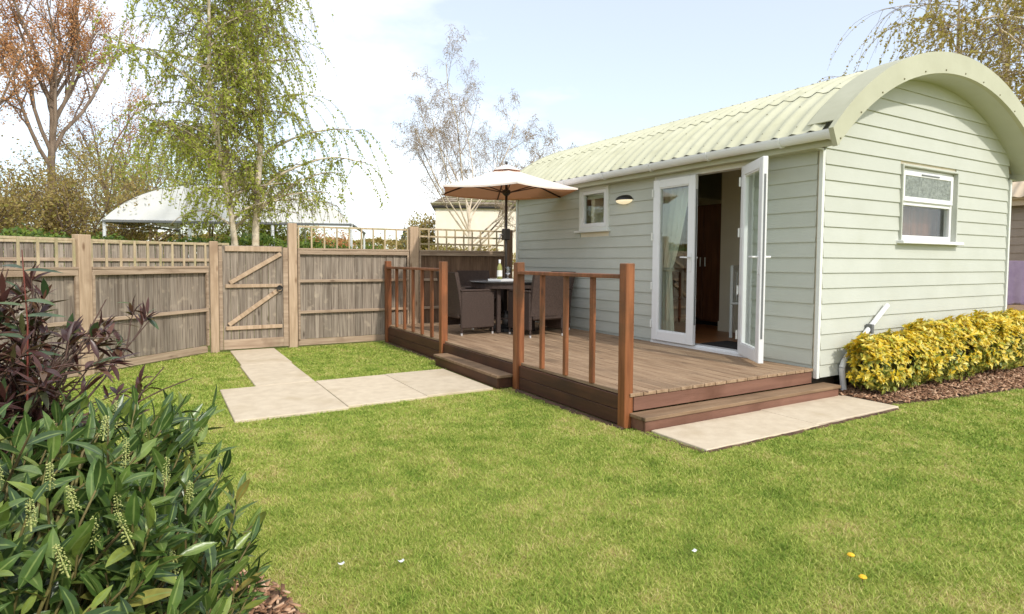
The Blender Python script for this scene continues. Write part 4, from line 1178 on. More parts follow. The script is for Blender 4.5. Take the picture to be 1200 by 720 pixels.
def tubes_np(lines, sides):
    VV, FF = [], []; base = 0
    ca = np.cos(np.arange(sides) * 2 * np.pi / sides); sa = np.sin(np.arange(sides) * 2 * np.pi / sides)
    for P, r in lines:
        P = np.asarray(P, float); n = len(P)
        T = np.gradient(P, axis=0); T /= (np.linalg.norm(T, axis=1)[:, None] + 1e-9)
        ref = np.array([0.31, 0.87, 0.12]) if abs(T[0, 2]) > 0.6 else np.array([0.1, 0.05, 1.0])
        A = np.cross(T, ref); A /= (np.linalg.norm(A, axis=1)[:, None] + 1e-9); B = np.cross(T, A)
        r = np.asarray(r)[:, None, None]
        V = P[:, None] + r * (A[:, None] * ca[None, :, None] + B[:, None] * sa[None, :, None])
        VV.append(V.reshape(-1, 3))
        i = np.arange(n - 1)[:, None]; k = np.arange(sides)[None]
        k2 = (k + 1) % sides
        FF.append(np.stack([base + i * sides + k, base + i * sides + k2, base + (i + 1) * sides + k2, base + (i + 1) * sides + k], -1).reshape(-1, 4))
        base += n * sides
    return np.concatenate(VV), np.concatenate(FF)

def branch(rg, p, d, L, r0, r1, n, wander, trop):
    P = [np.array(p, float)]; d = np.array(d, float); d = d / np.linalg.norm(d)
    for i in range(n):
        d = d + rg.normal(0, wander, 3) + np.array(trop) / n
        d /= np.linalg.norm(d); P.append(P[-1] + d * L / n)
    return np.array(P), np.linspace(r0, r1, n + 1), d

def perp_dir(rg, d, ang):
    a = np.cross(d, rg.normal(size=3)); a /= np.linalg.norm(a)
    return d * math.cos(ang) + a * math.sin(ang)

def wood_obj(name, lines, mat, parent, sides):
    V, F = tubes_np(lines, sides)
    return add(name, np_mesh(name, V - np.array(parent.location), F, mat, smooth=True), parent)

def broad_tree(name, loc, H, label, cat, seed, trunk_r=0.2, fork=0.35, spread=0.5, levels=3, nk=(7, 6, 6), leaf=0.07, nleaf=6, leafmat_='copperleaf',
               barkm='bark', trop=0.25, leafspread=0.18, group=None, twigmat='twig', wander=0.12, lratio=(0.55, 0.5, 0.45), leafdrop=0.0, lead=None, minr=0.004):
    rg = np.random.default_rng(seed)
    t = empty(name, loc, 0, label, cat, group)
    big, small, tips = [], [], []
    p0 = np.array(loc, float) + np.array([0, 0, -0.1])
    tp, tr_, td = branch(rg, p0, lead or (0, 0, 1), H * (fork + 0.25), trunk_r, trunk_r * 0.5, 8, 0.05, (0, 0, 0.1))
    tr_[0] *= 1.25
    big.append((tp, tr_))
    def kids(P, rad, d_, lev, L):
        n = nk[lev]
        f0 = (fork / (fork + 0.25)) if lev == 0 else 0.25
        for k in range(n):
            f = f0 + (1 - f0) * (k + rg.uniform(0, 1)) / n
            i = min(int(f * (len(P) - 1)), len(P) - 2); w = f * (len(P) - 1) - i
            p = P[i] * (1 - w) + P[i + 1] * w; dd = P[i + 1] - P[i]; dd /= np.linalg.norm(dd)
            a = rg.uniform(0.35, 0.95) * (spread / 0.5)
            nd = np.array(perp_dir(rg, dd, a), float); nd[2] += trop * 0.4
            l = L * lratio[lev] * rg.uniform(0.7, 1.15) * (1 - 0.35 * f if lev else 1)
            r_ = np.interp(f, np.linspace(0, 1, len(rad)), rad) * 0.62
            bp, br, bd = branch(rg, p, nd, l, r_, r_ * 0.35, 6 if lev < levels - 1 else 4, wander, (0, 0, trop * (1 if lev < 2 else 0.3) - leafdrop * (lev == levels - 1)))
            (big if lev == 0 else small).append((bp, np.maximum(br, minr)))
            if lev < levels - 1: kids(bp, br, bd, lev + 1, l)
            else: tips.append(bp)
        if lev > 0: tips.append(P[len(P) // 2:])
    kids(tp, tr_, td, 0, H)
    wood_obj('trunk', big, M[barkm], t, 8)
    wood_obj('twigs', small, M[twigmat], t, 3)['kind'] = 'stuff'
    LP = []
    for P in tips:
        n = max(1, int(rg.poisson(nleaf)))
        f = rg.uniform(0.1, 1.0, n) * (len(P) - 1); i = np.minimum(f.astype(int), len(P) - 2); w = (f - i)[:, None]
        LP.append(P[i] * (1 - w) + P[i + 1] * w + rg.normal(0, leafspread, (n, 3)))
    if nleaf > 0: leaf_obj('crown', np.concatenate(LP), leaf, M[leafmat_], t, rg)
    return t

def weeping_birch(name, loc, H, label, seed, stems=3, spread=2.2, nlimb=26, strands=9, slen=(0.8, 2.4), leaf=0.055, gap=0.075, leafm='birchleaf', wind=(0, 0, 0),
                  zmin=1.9, trunk_r=0.14, leafp=1.0, twigr=0.006, limb0=0.28, jit=0.02, up_=(0.5, 1.0), leanx=0.25, bias=(0, 0)):
    rg = np.random.default_rng(seed)
    t = empty(name, loc, 0, label, 'tree')
    big, tw, LP = [], [], []
    p0 = np.array(loc, float) + np.array([0, 0, -0.1])
    sts = []
    for s in range(stems):
        a = 2 * math.pi * s / stems + rg.uniform(-.4, .4)
        lean = 0.0 if stems == 1 else leanx * rg.uniform(0.6, 1.2)
        P, r, d = branch(rg, p0 + np.array([math.cos(a), math.sin(a), 0]) * (0 if s == 0 else 0.05), (math.cos(a) * lean + bias[0], math.sin(a) * lean + bias[1], 1), H * rg.uniform(0.85, 1.0) * (1 if s == 0 else 0.85), trunk_r * (1 if s == 0 else 0.75), 0.015, 14, 0.05, (0, 0, 0.35))
        big.append((P, r)); sts.append((P, r))
    for k in range(nlimb):
        P, r = sts[k % stems]
        f = limb0 + (0.98 - limb0) * ((k + rg.uniform(0, 1)) / nlimb)
        i = min(int(f * (len(P) - 1)), len(P) - 2); w = f * (len(P) - 1) - i
        p = P[i] * (1 - w) + P[i + 1] * w
        a = rg.uniform(0, 2 * math.pi)
        L_ = spread * (1.15 - 0.65 * f) * rg.uniform(0.6, 1.15)
        u_ = rg.uniform(*up_)
        bp, br, bd = branch(rg, p, (math.cos(a), math.sin(a), u_), L_, np.interp(f, np.linspace(0, 1, len(r)), r) * 0.5, 0.008, 8, 0.08, (wind[0] * .5, wind[1] * .5, -0.9))
        big.append((bp, br))
        dens = rg.choice([0.25, 0.6, 1.0, 1.5])
        for q in range(strands):
            g_ = rg.uniform(0.25, 1.0)
            i = min(int(g_ * 8), 7); w = g_ * 8 - i
            p = bp[i] * (1 - w) + bp[i + 1] * w
            a2 = rg.uniform(0, 2 * math.pi)
            l = rg.uniform(*slen)
            l = min(l, max(0.4, p[2] - zmin + 0.3))
            sp, sr, sd = branch(rg, p, (math.cos(a2) * 0.9, math.sin(a2) * 0.9, 0.25), l, twigr, twigr * .5, 9, 0.05, (wind[0], wind[1], -2.6))
            tw.append((sp, sr))
            n = int(l / gap * leafp * dens)
            if n:
                f2 = rg.uniform(0.12, 1, n) * 9; i2 = np.minimum(f2.astype(int), 8); w2 = (f2 - i2)[:, None]
                LP.append(sp[i2] * (1 - w2) + sp[i2 + 1] * w2 + rg.normal(0, jit, (n, 3)))
    wood_obj('trunk', big, M['birchbark'], t, 7)
    wood_obj('twigs', tw, M['twig'], t, 3)['kind'] = 'stuff'
    if LP: leaf_obj('crown', np.concatenate(LP), leaf, M[leafm], t, rg, 1.6)
    return t

def polar(px, D):
    a = YAW + math.atan((px - 600) / 707.8)
    return (CAM.x + D * math.sin(a), CAM.y + D * math.cos(a), 0.0)

# green weeping birch in the middle left
weeping_birch('weeping_birch_tree', polar(290, 14.0), 10.5, 'green weeping birch behind the garden gate with long hanging leafy strands', 11, stems=3, spread=2.5, nlimb=92, strands=26, up_=(0.7, 1.5), bias=(-0.09, 0.05),
              slen=(0.3, 1.7), leaf=0.058, gap=0.040, zmin=2.2, leafp=1.0, wind=(0.05, 0, 0), limb0=0.24, trunk_r=0.09)
# bare birch between the fence and the white house
broad_tree('bare_birch_tree', polar(552, 16.0), 6.0, 'almost bare pale birch in front of the cream house', 'tree', 12, trunk_r=0.062, fork=0.24, spread=0.66, levels=4, nk=(12, 8, 8, 6), leaf=0.035, nleaf=2,
           leafmat_='barebud', barkm='birchbark', trop=0.55, leafspread=0.05, lratio=(0.60, 0.42, 0.45, 0.7), leafdrop=2.2, wander=0.10, minr=0.0032, twigmat='baretwig')
# wind blown birch rising over the cabin roof
weeping_birch('birch_tree', polar(1190, 21.0), 13.5, 'yellow green birch rising behind the curved cabin roof', 13, stems=3, spread=4.6, nlimb=60, strands=26, slen=(0.9, 2.8), leaf=0.085, gap=0.07,
              leafm='birchleaf2', wind=(-0.9, -0.5, 0), zmin=3.0, trunk_r=0.2, limb0=0.3)
# copper budding trees on the left
broad_tree('copper_tree', polar(50, 26.0), 12.5, 'tall copper budding tree with a stout forked trunk at the far left', 'tree', 21, trunk_r=0.17, fork=0.36, spread=0.46, nk=(12, 9, 9), leaf=0.085, nleaf=15, trop=0.40, leafspread=0.11, lratio=(0.42, 0.42, 0.38))
broad_tree('copper_tree', polar(-75, 24.0), 9.5, 'copper leaved tree reaching in from the left edge of the picture', 'tree', 22, trunk_r=0.13, fork=0.35, spread=0.5, nk=(9, 8, 8), leaf=0.085, nleaf=11, trop=0.2, leafspread=0.16, lratio=(0.45, 0.45, 0.4))
broad_tree('copper_tree', polar(132, 31.0), 9.6, 'smaller copper tree between the tall one and the green birch', 'tree', 23, trunk_r=0.12, fork=0.3, spread=0.42, nk=(9, 8, 8), leaf=0.085, nleaf=9, trop=0.3, leafspread=0.2, lratio=(0.42, 0.45, 0.4))
# scrub and small trees in the left background
SCRUB = [(20, 24, 4.6, 'oliveleaf', 'olive brown scrub bush under the tall copper trunk', 31), (85, 23, 4.9, 'oliveleaf', 'dense olive brown scrub bush left of the white marquee', 32),
         (128, 27, 6.0, 'oliveleaf', 'brown green thicket with bare stems behind the marquee corner', 33), (178, 28, 7.8, 'greenleaf', 'bright green willow rising directly behind the marquee', 34),
         (250, 30, 7.0, 'greenleaf', 'green willow behind the birch trunk', 35), (330, 27, 4.4, 'greenleaf', 'low green willow right of the birch trunk behind the marquee roof', 36),
         (-30, 22, 4.2, 'oliveleaf', 'olive bush at the left edge beyond the fences', 37)]
for (px, D, H, lm_, lab, sd) in SCRUB:
    broad_tree('scrub_tree', polar(px, D), H * 1.2, lab, 'tree', sd, trunk_r=0.09, fork=0.06, spread=0.58, nk=(12, 8, 7), leaf=0.095, nleaf=15 if lm_ == 'greenleaf' else 9, leafmat_=lm_, trop=0.2, leafspread=0.18, lratio=(0.52, 0.5, 0.45), group='bushy trees behind the fences')
for (px, D, H, lab, sd) in ((430, 34, 2.6, 'small round green bush on the skyline between trellis laths', 41), (508, 27, 4.4, 'brown green bush beside the gable of the cream house', 42), (385, 30, 3.4, 'reddish brown shrub at the right end of the marquee', 43)):
    broad_tree('far_bush', polar(px, D), H, lab, 'bush', sd, trunk_r=0.06, fork=0.08, spread=0.6, nk=(11, 7, 6), leaf=0.12, nleaf=12, leafmat_=('hedgeleaf', 'oliveleaf', 'copperleaf')[sd - 41], trop=0.15, leafspread=0.2, lratio=(0.5, 0.5, 0.45))
# small conifer by the post
rgc = np.random.default_rng(51)
cf = empty('conifer', polar(474, 30), 0, 'small dark conifer just left of the tall fence post', 'tree')
n = 700; hz = rgc.uniform(0, 1, n) ** 1.3; an = rgc.uniform(0, 6.28, n); rr = (1 - hz) * 0.9 * rgc.uniform(0.3, 1, n) ** .6
Pc = np.stack([cf.location.x + rr * np.cos(an), cf.location.y + rr * np.sin(an), 0.4 + hz * 2.5 - rr * 0.25], 1)
leaf_obj('crown', Pc, 0.22, M['conifer'], cf, rgc, 5.0)
wood_obj('trunk', [(np.array([[cf.location.x, cf.location.y, -0.1], [cf.location.x, cf.location.y, 3.1]]), [0.07, 0.01])], M['bark'], cf, 6)

# clipped hedge beyond the back fence
def hedge(name, a, b, w, h, n, mat, leaf, label, seed, z0=0.0):
    rg = np.random.default_rng(seed)
    a, b = np.array(a, float), np.array(b, float); d = b - a; L_ = np.linalg.norm(d); d /= L_; s = np.array([-d[1], d[0]])
    u = rg.uniform(0, L_, n); v = rg.uniform(-1, 1, n) * w / 2; z = rg.uniform(0, 1, n) ** 0.7 * h
    k = rg.integers(0, 3, n)
    v = np.where(k == 0, -w / 2 + rg.normal(0, .05, n), v); z = np.where(k == 1, h + rg.normal(0, .07, n), z)
    z = z + 0.10 * np.sin(u * 1.3) + 0.06 * np.sin(u * 3.7)
    P = np.concatenate([a + d * u[:, None] + s * v[:, None], z[:, None]], 1)
    t = empty(name, (a[0], a[1], 0), 0, label, 'hedge')
    leaf_obj('foliage', P, leaf, M[mat], t, rg)
    mm = MB(); 
    for i in range(int(L_ / 0.8)):
        p = a + d * (0.4 + i * 0.8) - a
        mm.tube([(p[0], p[1], -0.05), (p[0] + rg.normal(0, .1), p[1], h * 0.8)], [0.04, 0.015], 6)
    mm.build('stems', M['brownstem'], t)['kind'] = 'stuff'
hedge('hedge', (-19.0, 13.5), (-0.6, 14.6), 1.2, 1.78, 16000, 'hedgeleaf', 0.11, 'long clipped green hedge behind the back fence', 61)
hedge('hedge', (1.2, 13.2), (9.5, 13.2), 0.9, 1.6, 6000, 'oliveleaf', 0.10, 'brownish low hedge along the foot of the cream house', 62)
hedge('far_hedgerow', (-60, 46), (40, 60), 4.0, 3.2, 16000, 'oliveleaf', 0.5, 'distant hedgerow along the far edge of the field', 63)

# golden shrubs along the end wall
def gold_shrub(x0, x1, y0, y1, h, seed, label):
    rg = np.random.default_rng(seed)
    c = np.array([(x0 + x1) / 2, (y0 + y1) / 2, 0.0]); rx, ry = (x1 - x0) / 2, (y1 - y0) / 2
    t = empty('golden_shrub', tuple(c), 0, label, 'shrub', 'golden variegated shrubs along the end wall')
    def shell(n, k0, k1, zlo):
        a = rg.uniform(0, 2 * np.pi, n); ph = np.arcsin(rg.uniform(zlo, 1, n))
        e = 0.55
        sg = lambda v, p: np.sign(v) * np.abs(v) ** p
        cx, cy, cz = sg(np.cos(ph), .45) * sg(np.cos(a), .7), sg(np.cos(ph), .45) * sg(np.sin(a), .7), sg(np.sin(ph), .55)
        k = rg.uniform(k0, k1, n)
        bump_ = 1 + 0.11 * np.sin(a * 5 + seed) * np.sin(ph * 6) + 0.05 * np.sin(a * 13 + seed) + rg.normal(0, .015, n)
        hz_ = h * 0.56
        P = np.stack([c[0] + rx * cx * k * bump_, c[1] + ry * cy * k * bump_, hz_ + np.where(cz > 0, (h - hz_), hz_ - 0.08) * cz * k * bump_], 1)
        N_ = np.stack([cx / rx, cy / ry, cz / (h * .5)], 1); N_ /= np.linalg.norm(N_, axis=1)[:, None]
        return P, N_
    def rosettes(P, N_, m, size, mat, name, spread, up_):
        n = len(P)
        C = np.repeat(P, m, 0); A = np.repeat(N_ + np.array([0, 0, up_]), m, 0) + rg.normal(0, .25, (n * m, 3))
        A /= np.linalg.norm(A, axis=1)[:, None]
        a1 = np.cross(A, rg.normal(size=A.shape)); a1 /= np.linalg.norm(a1, axis=1)[:, None]
        d = A * rg.uniform(0.25, 0.8, (n * m, 1)) + a1; d /= np.linalg.norm(d, axis=1)[:, None]
        s = np.cross(d, A); s /= np.linalg.norm(s, axis=1)[:, None]; up__ = np.cross(s, d)
        L_ = size * rg.uniform(0.6, 1.25, (n * m, 1)); w = L_ * 0.25
        b = C + rg.normal(0, 0.006, C.shape)
        V = np.stack([b, b + d * L_ * .45 + s * w + up__ * w * .4, b + d * L_ - up__ * L_ * .12, b + d * L_ * .45 - s * w + up__ * w * .4, b + d * L_ * .5], 1)
        V = V.reshape(-1, 3) - c
        i = np.arange(n * m)[:, None] * 5
        F = np.concatenate([i + np.array(q) for q in ((0, 4, 1), (1, 4, 2), (2, 4, 3), (3, 4, 0))], 0)
        tag(add(name, np_mesh(name, V, F, mat, tint=np.repeat(rg.uniform(0, .999, n * m), 5)), t), kind='stuff')
    area = (rx * ry * 4 + (rx + ry) * 4 * h)
    P, N_ = shell(int(600 * area), 0.93, 1.04, -0.35)
    lowk = rg.uniform(0, 1, len(P)) < np.clip((P[:, 2] / h - 0.16) * 1.5, 0.12, 0.95)
    rosettes(P[lowk], N_[lowk], 6, 0.060, M['goldleaf'], 'foliage', 1, 0.5)
    P, N_ = shell(int(420 * area), 0.78, 0.98, -0.95)
    rosettes(P, N_, 5, 0.062, M['goldinner'], 'foliage', 1, 0.2)
    mm = MB()
    for k in range(16):
        p = (rg.uniform(-rx, rx) * .5, rg.uniform(-ry, ry) * .5); q = (p[0] * 1.8 + rg.normal(0, .05), p[1] * 1.6)
        mm.tube([(p[0], p[1], -0.02), (q[0], q[1], h * 0.75)], [0.012, 0.005], 5)
    mm.build('stems', M['brownstem'], t)['kind'] = 'stuff'
gold_shrub(0.29, 1.42, -0.47, -0.10, 0.585, 71, 'lower golden shrub nearest the deck step')
gold_shrub(1.30, 2.62, -0.52, -0.08, 0.675, 72, 'taller golden shrub in the middle below the end window')
gold_shrub(2.50, 4.30, -0.52, -0.06, 0.70, 73, 'golden shrub farthest along the wall at the cabin corner')

# ------------------------------------------------------------------ foreground laurel and purple shrub
def leaf_mesh(name, mat, L_, wid, bend, foldz, seed, tip=0.85):
    """blade along +y, upper side +z"""
    rg = random.Random(seed); V = []; F = []
    rows = 6
    prof = [0.10, 0.72, 1.0, 0.90, 0.55, 0.0]
    for i in range(rows):
        u = i / (rows - 1); y = L_ * u * (1 - 0.06 * bend * u); z = -bend * L_ * 0.22 * u * u + 0.01 * L_ * math.sin(u * 5 + seed)
        w = wid * prof[i]
        if i == rows - 1: V.append((0, y, z)); break
        V += [(-w, y, z + foldz * w), (0, y, z), (w, y, z + foldz * w)]
    for i in range(rows - 2):
        a = i * 3; b = a + 3
        F += [(a, a + 1, b + 1, b), (a + 1, a + 2, b + 2, b + 1)]
    a = (rows - 2) * 3; tip_ = (rows - 1) * 3
    F += [(a, a + 1, tip_, tip_), (a + 1, a + 2, tip_, tip_)]
    F = [tuple(dict.fromkeys(f)) for f in F]
    tris = []
    for f in F:
        tris.append(f[:3])
        if len(f) == 4: tris.append((f[0], f[2], f[3]))
    me = np_mesh(name, np.array(V), np.array(tris), mat, smooth=True)
    rib = np.array([0.0, 1.0, 0.0] * (rows - 1) + [0.6])
    me.attributes.new('rib', 'FLOAT', 'POINT').data.foreach_set('value', rib.astype(np.float32))
    return np.array(V), np.array(tris), me

def frame_mats(P, D_, U, sc, rg):
    """4x4 matrices with +y along D_, +z near U"""
    y = D_ / np.linalg.norm(D_, axis=1)[:, None]
    x = np.cross(y, U); x /= (np.linalg.norm(x, axis=1)[:, None] + 1e-9); z = np.cross(x, y)
    return np.stack([x * sc[:, None], y * sc[:, None], z * sc[:, None], P], 2)   # n,3,4

def bush_leaves(parent, name, mats, variants, rg, mat, limit, extra=None):
    """nearest LIMIT leaves as objects, the rest joined"""
    pos = mats[:, :, 3]
    off = np.array(parent.location)
    d = np.linalg.norm(pos - np.array(CAM), axis=1)
    # visible side first: near the camera and inside the frame
    v = pos - np.array(CAM); zc = v @ np.array(fw); xc = v @ np.array(rt2); yc = v @ np.array(up2)
    px = 600 + 707.8 * xc / zc; py = 339 - 707.8 * yc / zc
    inn = (zc > 0.3) & (px > -20) & (px < 1220) & (py > -20) & (py < 740)
    # crude occlusion: rank leaves within each screen cell
    cell = (np.floor(px / 22).astype(int) * 1000 + np.floor(py / 22).astype(int))
    order = np.argsort(d); rank = np.full(len(d), 99); cnt = {}
    for i in order:
        if inn[i]:
            c = cell[i]; rank[i] = cnt.get(c, 0); cnt[c] = rank[i] + 1
    sel = np.argsort(np.where(inn, rank * 10 + d, 1e6))[:limit]
    selset = np.zeros(len(d), bool); selset[sel] = True
    vi = rg.integers(0, len(variants), len(d))
    for i in sel:
        m4 = Matrix([list(mats[i, r]) for r in range(3)] + [[0, 0, 0, 1]])
        m4.translation = Vector(mats[i, :, 3] - off)
        add(name, variants[vi[i]][2], parent, M=m4)
    RB = []
    VV, FF, TT, base = [], [], [], 0
    for k, (V, F, _) in enumerate(variants):
        ids = np.where(~selset & (vi == k))[0]
        if not len(ids): continue
        A = mats[ids]
        W_ = np.einsum('nij,vj->nvi', A[:, :, :3], V) + (A[:, None, :, 3] - off)
        VV.append(W_.reshape(-1, 3))
        FF.append((F[None] + (np.arange(len(ids)) * len(V))[:, None, None]).reshape(-1, 3) + base)
        TT.append(np.repeat(rg.uniform(0, 0.999, len(ids)), len(V))); base += len(ids) * len(V)
        RB.append(np.tile(np.array([0.0, 1.0, 0.0] * 5 + [0.6]), len(ids)))
    if VV:
        me = np_mesh('foliage', np.concatenate(VV), np.concatenate(FF), mat, smooth=True, tint=np.concatenate(TT))
        me.attributes.new('rib', 'FLOAT', 'POINT').data.foreach_set('value', np.concatenate(RB).astype(np.float32))
        tag(add('foliage', me, parent), kind='stuff')

def laurel():
    rg = np.random.default_rng(81)
    c = np.array([-6.20, -1.74, 0.0])
    t = empty('laurel_bush', tuple(c), 0, 'dark glossy green laurel bush with flower candles in the near left corner', 'bush')
    var = [leaf_mesh('leaf', M['laurel'], 1.0, 0.148, b_, f_, s_) for b_, f_, s_ in ((0.5, 0.35, 1), (0.9, 0.25, 2), (0.2, 0.5, 3), (1.3, 0.2, 4), (-0.3, 0.4, 5), (1.8, 0.1, 6))]
    mats, stems = [], []
    # shoot tips over an uneven dome
    n = 760
    a = rg.uniform(0, 2 * np.pi, n); sz = rg.uniform(-0.25, 1, n); cz = np.sqrt(1 - sz * sz)
    k = rg.uniform(0.62, 1.0, n) ** 0.5 * (1 + 0.10 * np.sin(3 * a + 1) + 0.06 * np.sin(7 * a))
    rx, ry, rz_ = 0.68, 0.80, 0.58
    cz = cz ** 0.5
    ca_ = np.sign(np.cos(a)) * np.abs(np.cos(a)) ** 0.75; sa_ = np.sign(np.sin(a)) * np.abs(np.sin(a)) ** 0.75
    tips = np.stack([c[0] + rx * cz * ca_ * k, c[1] + ry * cz * sa_ * k, 0.38 + rz_ * sz * k], 1)
    for tp in tips:
        out = np.array([tp[0] - c[0], tp[1] - c[1], 0.0]); rr = np.linalg.norm(out) + 1e-6
        ax = out / rr * min(rr, .7) * 0.9 + np.array([0, 0, 0.85]) + rg.normal(0, .28, 3); ax /= np.linalg.norm(ax)
        b0 = tp - ax * rg.uniform(0.18, 0.3)
        root = c + np.array([out[0] * .2, out[1] * .2, 0.02])
        mid = (root + b0) / 2 + np.array([0, 0, -0.03]) + rg.normal(0, .03, 3)
        stems.append((np.array([root, mid, b0, tp]), np.array([.009, .006, .004, .0025])))
        m = rg.integers(9, 14)
        ph0 = rg.uniform(0, 6.28)
        e1 = np.cross(ax, rg.normal(size=3)); e1 /= np.linalg.norm(e1); e2 = np.cross(ax, e1)
        for j in range(m):
            f = j / (m - 1); ph = ph0 + j * 2.4
            rad = e1 * math.cos(ph) + e2 * math.sin(ph)
            tilt = 1.15 - 0.75 * f + rg.normal(0, .12)
            d_ = ax * math.cos(tilt) + rad * math.sin(tilt)
            p = b0 + (tp - b0) * f
            U = ax - d_ * (ax @ d_); 
            mats.append((p, d_, U, (0.114 - 0.032 * f) * rg.uniform(0.6, 1.25)))
    P = np.array([q[0] for q in mats]); Dd = np.array([q[1] for q in mats]); U = np.array([q[2] for q in mats]); S = np.array([q[3] for q in mats])
    ok = P[:, 2] > 0.03
    bush_leaves(t, 'leaf', frame_mats(P[ok], Dd[ok], U[ok], S[ok], rg), var, rg, M['laurel'], 300)
    wood_obj('stems', stems, M['laurelstem'], t, 5)['kind'] = 'stuff'
    # flower candles
    want = [(8, 560), (115, 470), (138, 505), (92, 615), (143, 590), (155, 615), (115, 580), (200, 648), (172, 512), (50, 630), (228, 560), (240, 505), (85, 555), (120, 455), (30, 600), (190, 540), (65, 505)]
    v = tips - np.array(CAM); zc = v @ np.array(fw); px = 600 + 707.8 * (v @ np.array(rt2)) / zc; py = 339 - 707.8 * (v @ np.array(up2)) / zc
    d = np.linalg.norm(v, axis=1); used = set()
    for (qx, qy) in want:
        sc = np.hypot(px - qx, py - qy) + d * 26
        for i in np.argsort(sc):
            if i not in used and zc[i] > .3: used.add(i); break
        tp = tips[i]
        ax = np.array([rg.normal(0, .16), rg.normal(0, .16), 1.0]); ax /= np.linalg.norm(ax)
        L_ = rg.uniform(0.06, 0.095); base_ = tp + np.array([rg.normal(0, .01), -0.02, -0.045])
        mm = MB(); b_ = Vector(base_ - c); A_ = Vector(ax)
        mm.tube([b_, b_ + A_ * L_], [0.0022, 0.001], 5)
        e1 = A_.orthogonal().normalized(); e2 = A_.cross(e1)
        nb_ = 60
        for q in range(nb_):
            f = 0.18 + 0.82 * q / nb_; ph = q * 2.4
            r_ = 0.0105 * (1 - 0.5 * f) * rg.uniform(.75, 1.2)
            o_ = b_ + A_ * L_ * f + (e1 * math.cos(ph) + e2 * math.sin(ph)) * r_
            s_ = rg.uniform(0.0012, 0.0028); bi = len(mm.v)
            for dv in ((1, 0, 0), (-1, 0, 0), (0, 1, 0), (0, -1, 0), (0, 0, 1), (0, 0, -1)): mm.v.append(tuple(o_ + Vector(dv) * s_))
            for tri in ((0, 2, 4), (2, 1, 4), (1, 3, 4), (3, 0, 4), (2, 0, 5), (1, 2, 5), (3, 1, 5), (0, 3, 5)): mm.f.append(tuple(bi + t_ for t_ in tri))
        mm.build('flower_spike', M['flower'], t, recalc=False)
laurel()

def purple_shrub():
    rg = np.random.default_rng(91)
    c = np.array([-6.52, -0.62, 0.0])
    t = empty('purple_shrub', tuple(c), 0, 'dark purple leaved shrub with thin stems standing behind the laurel by the fence', 'shrub')
    var = [leaf_mesh('leaf', M['purpleleaf'], 1.0, 0.11, b_, 0.3, s_) for b_, s_ in ((0.6, 5), (1.1, 6), (0.2, 7))]
    vg = [leaf_mesh('green_leaf', M['photleaf'], 1.0, 0.16, b_, 0.25, s_) for b_, s_ in ((0.8, 8), (1.2, 9))]
    stems, mp_, mg = [], [], []
    n = 150
    for k in range(n):
        a = rg.uniform(0, 2 * math.pi); e = rg.uniform(0.08, 0.50)
        L_ = rg.uniform(0.75, 1.36)
        d0 = np.array([math.cos(a) * e, math.sin(a) * e, 1.0])
        P, r, d = branch(rg, c + np.array([math.cos(a), math.sin(a), 0]) * 0.12, d0, L_, .010, .0025, 8, 0.10, (0, 0, 0.15))
        stems.append((P, r))
        for q in range(5):
            i = rg.integers(3, 8)
            P2, r2, d2 = branch(rg, P[i], perp_dir(rg, P[i] - P[i - 1], rg.uniform(.4, .9)) if False else (P[i] - P[i - 1]) / np.linalg.norm(P[i] - P[i - 1]) + rg.normal(0, .45, 3), rg.uniform(.12, .26), .004, .0018, 4, 0.1, (0, 0, .2))
            stems.append((P2, r2))
            for j in range(rg.integers(9, 15)):
                f = rg.uniform(.55, 1) * 4; i2 = min(int(f), 3); p = P2[i2] * (1 - f + i2) + P2[i2 + 1] * (f - i2)
                dd = d2 * rg.uniform(0.3, 1.0) + rg.normal(0, .5, 3)
                tgt = mg if (p[2] < 0.62 and rg.uniform() < 0.75) or rg.uniform() < 0.06 else mp_
                tgt.append((p, dd, np.array([rg.normal(0, .3), rg.normal(0, .3), 1.0]), rg.uniform(0.065, 0.11)))
    # one tall shoot with long green leaves
    S0 = np.array(CAM) * 0 + np.array([-6.14, -0.82, 0.40])
    P = np.array([S0, S0 + (0.0, 0, .35), S0 + (0.01, 0, .7), S0 + (0.0, 0, .98)]); shoot = [(P, np.array([.0045, .004, .003, .002]))]
    for f, aa, sc in ((.98, 2.6, .10), (.97, 0.2, .13), (.86, -0.5, .12), (.8, 0.3, .14), (.84, 3.3, .09), (.72, 2.9, .10), (.66, 0.1, .12)):
        z = .35 + f * 1.0 - .02
        mg.append((np.array([S0[0], S0[1], z]), np.array([math.cos(aa), math.sin(aa), 0.35 if aa > 2 else 0.1]), np.array([0, -.3, 1.0]), sc))
    for lst, vv, nm, mt, lim in ((mp_, var, 'leaf', M['purpleleaf'], 300), (mg, vg, 'green_leaf', M['photleaf'], 120)):
        Pp = np.array([q[0] for q in lst]); Dd = np.array([q[1] for q in lst]); U = np.array([q[2] for q in lst]); S = np.array([q[3] for q in lst])
        bush_leaves(t, nm, frame_mats(Pp, Dd, U, S, rg), vv, rg, mt, lim)
    wood_obj('stems', stems, M['brownstem'], t, 5)['kind'] = 'stuff'
    wood_obj('red_shoot', shoot, M['redstem'], t, 6)
purple_shrub()
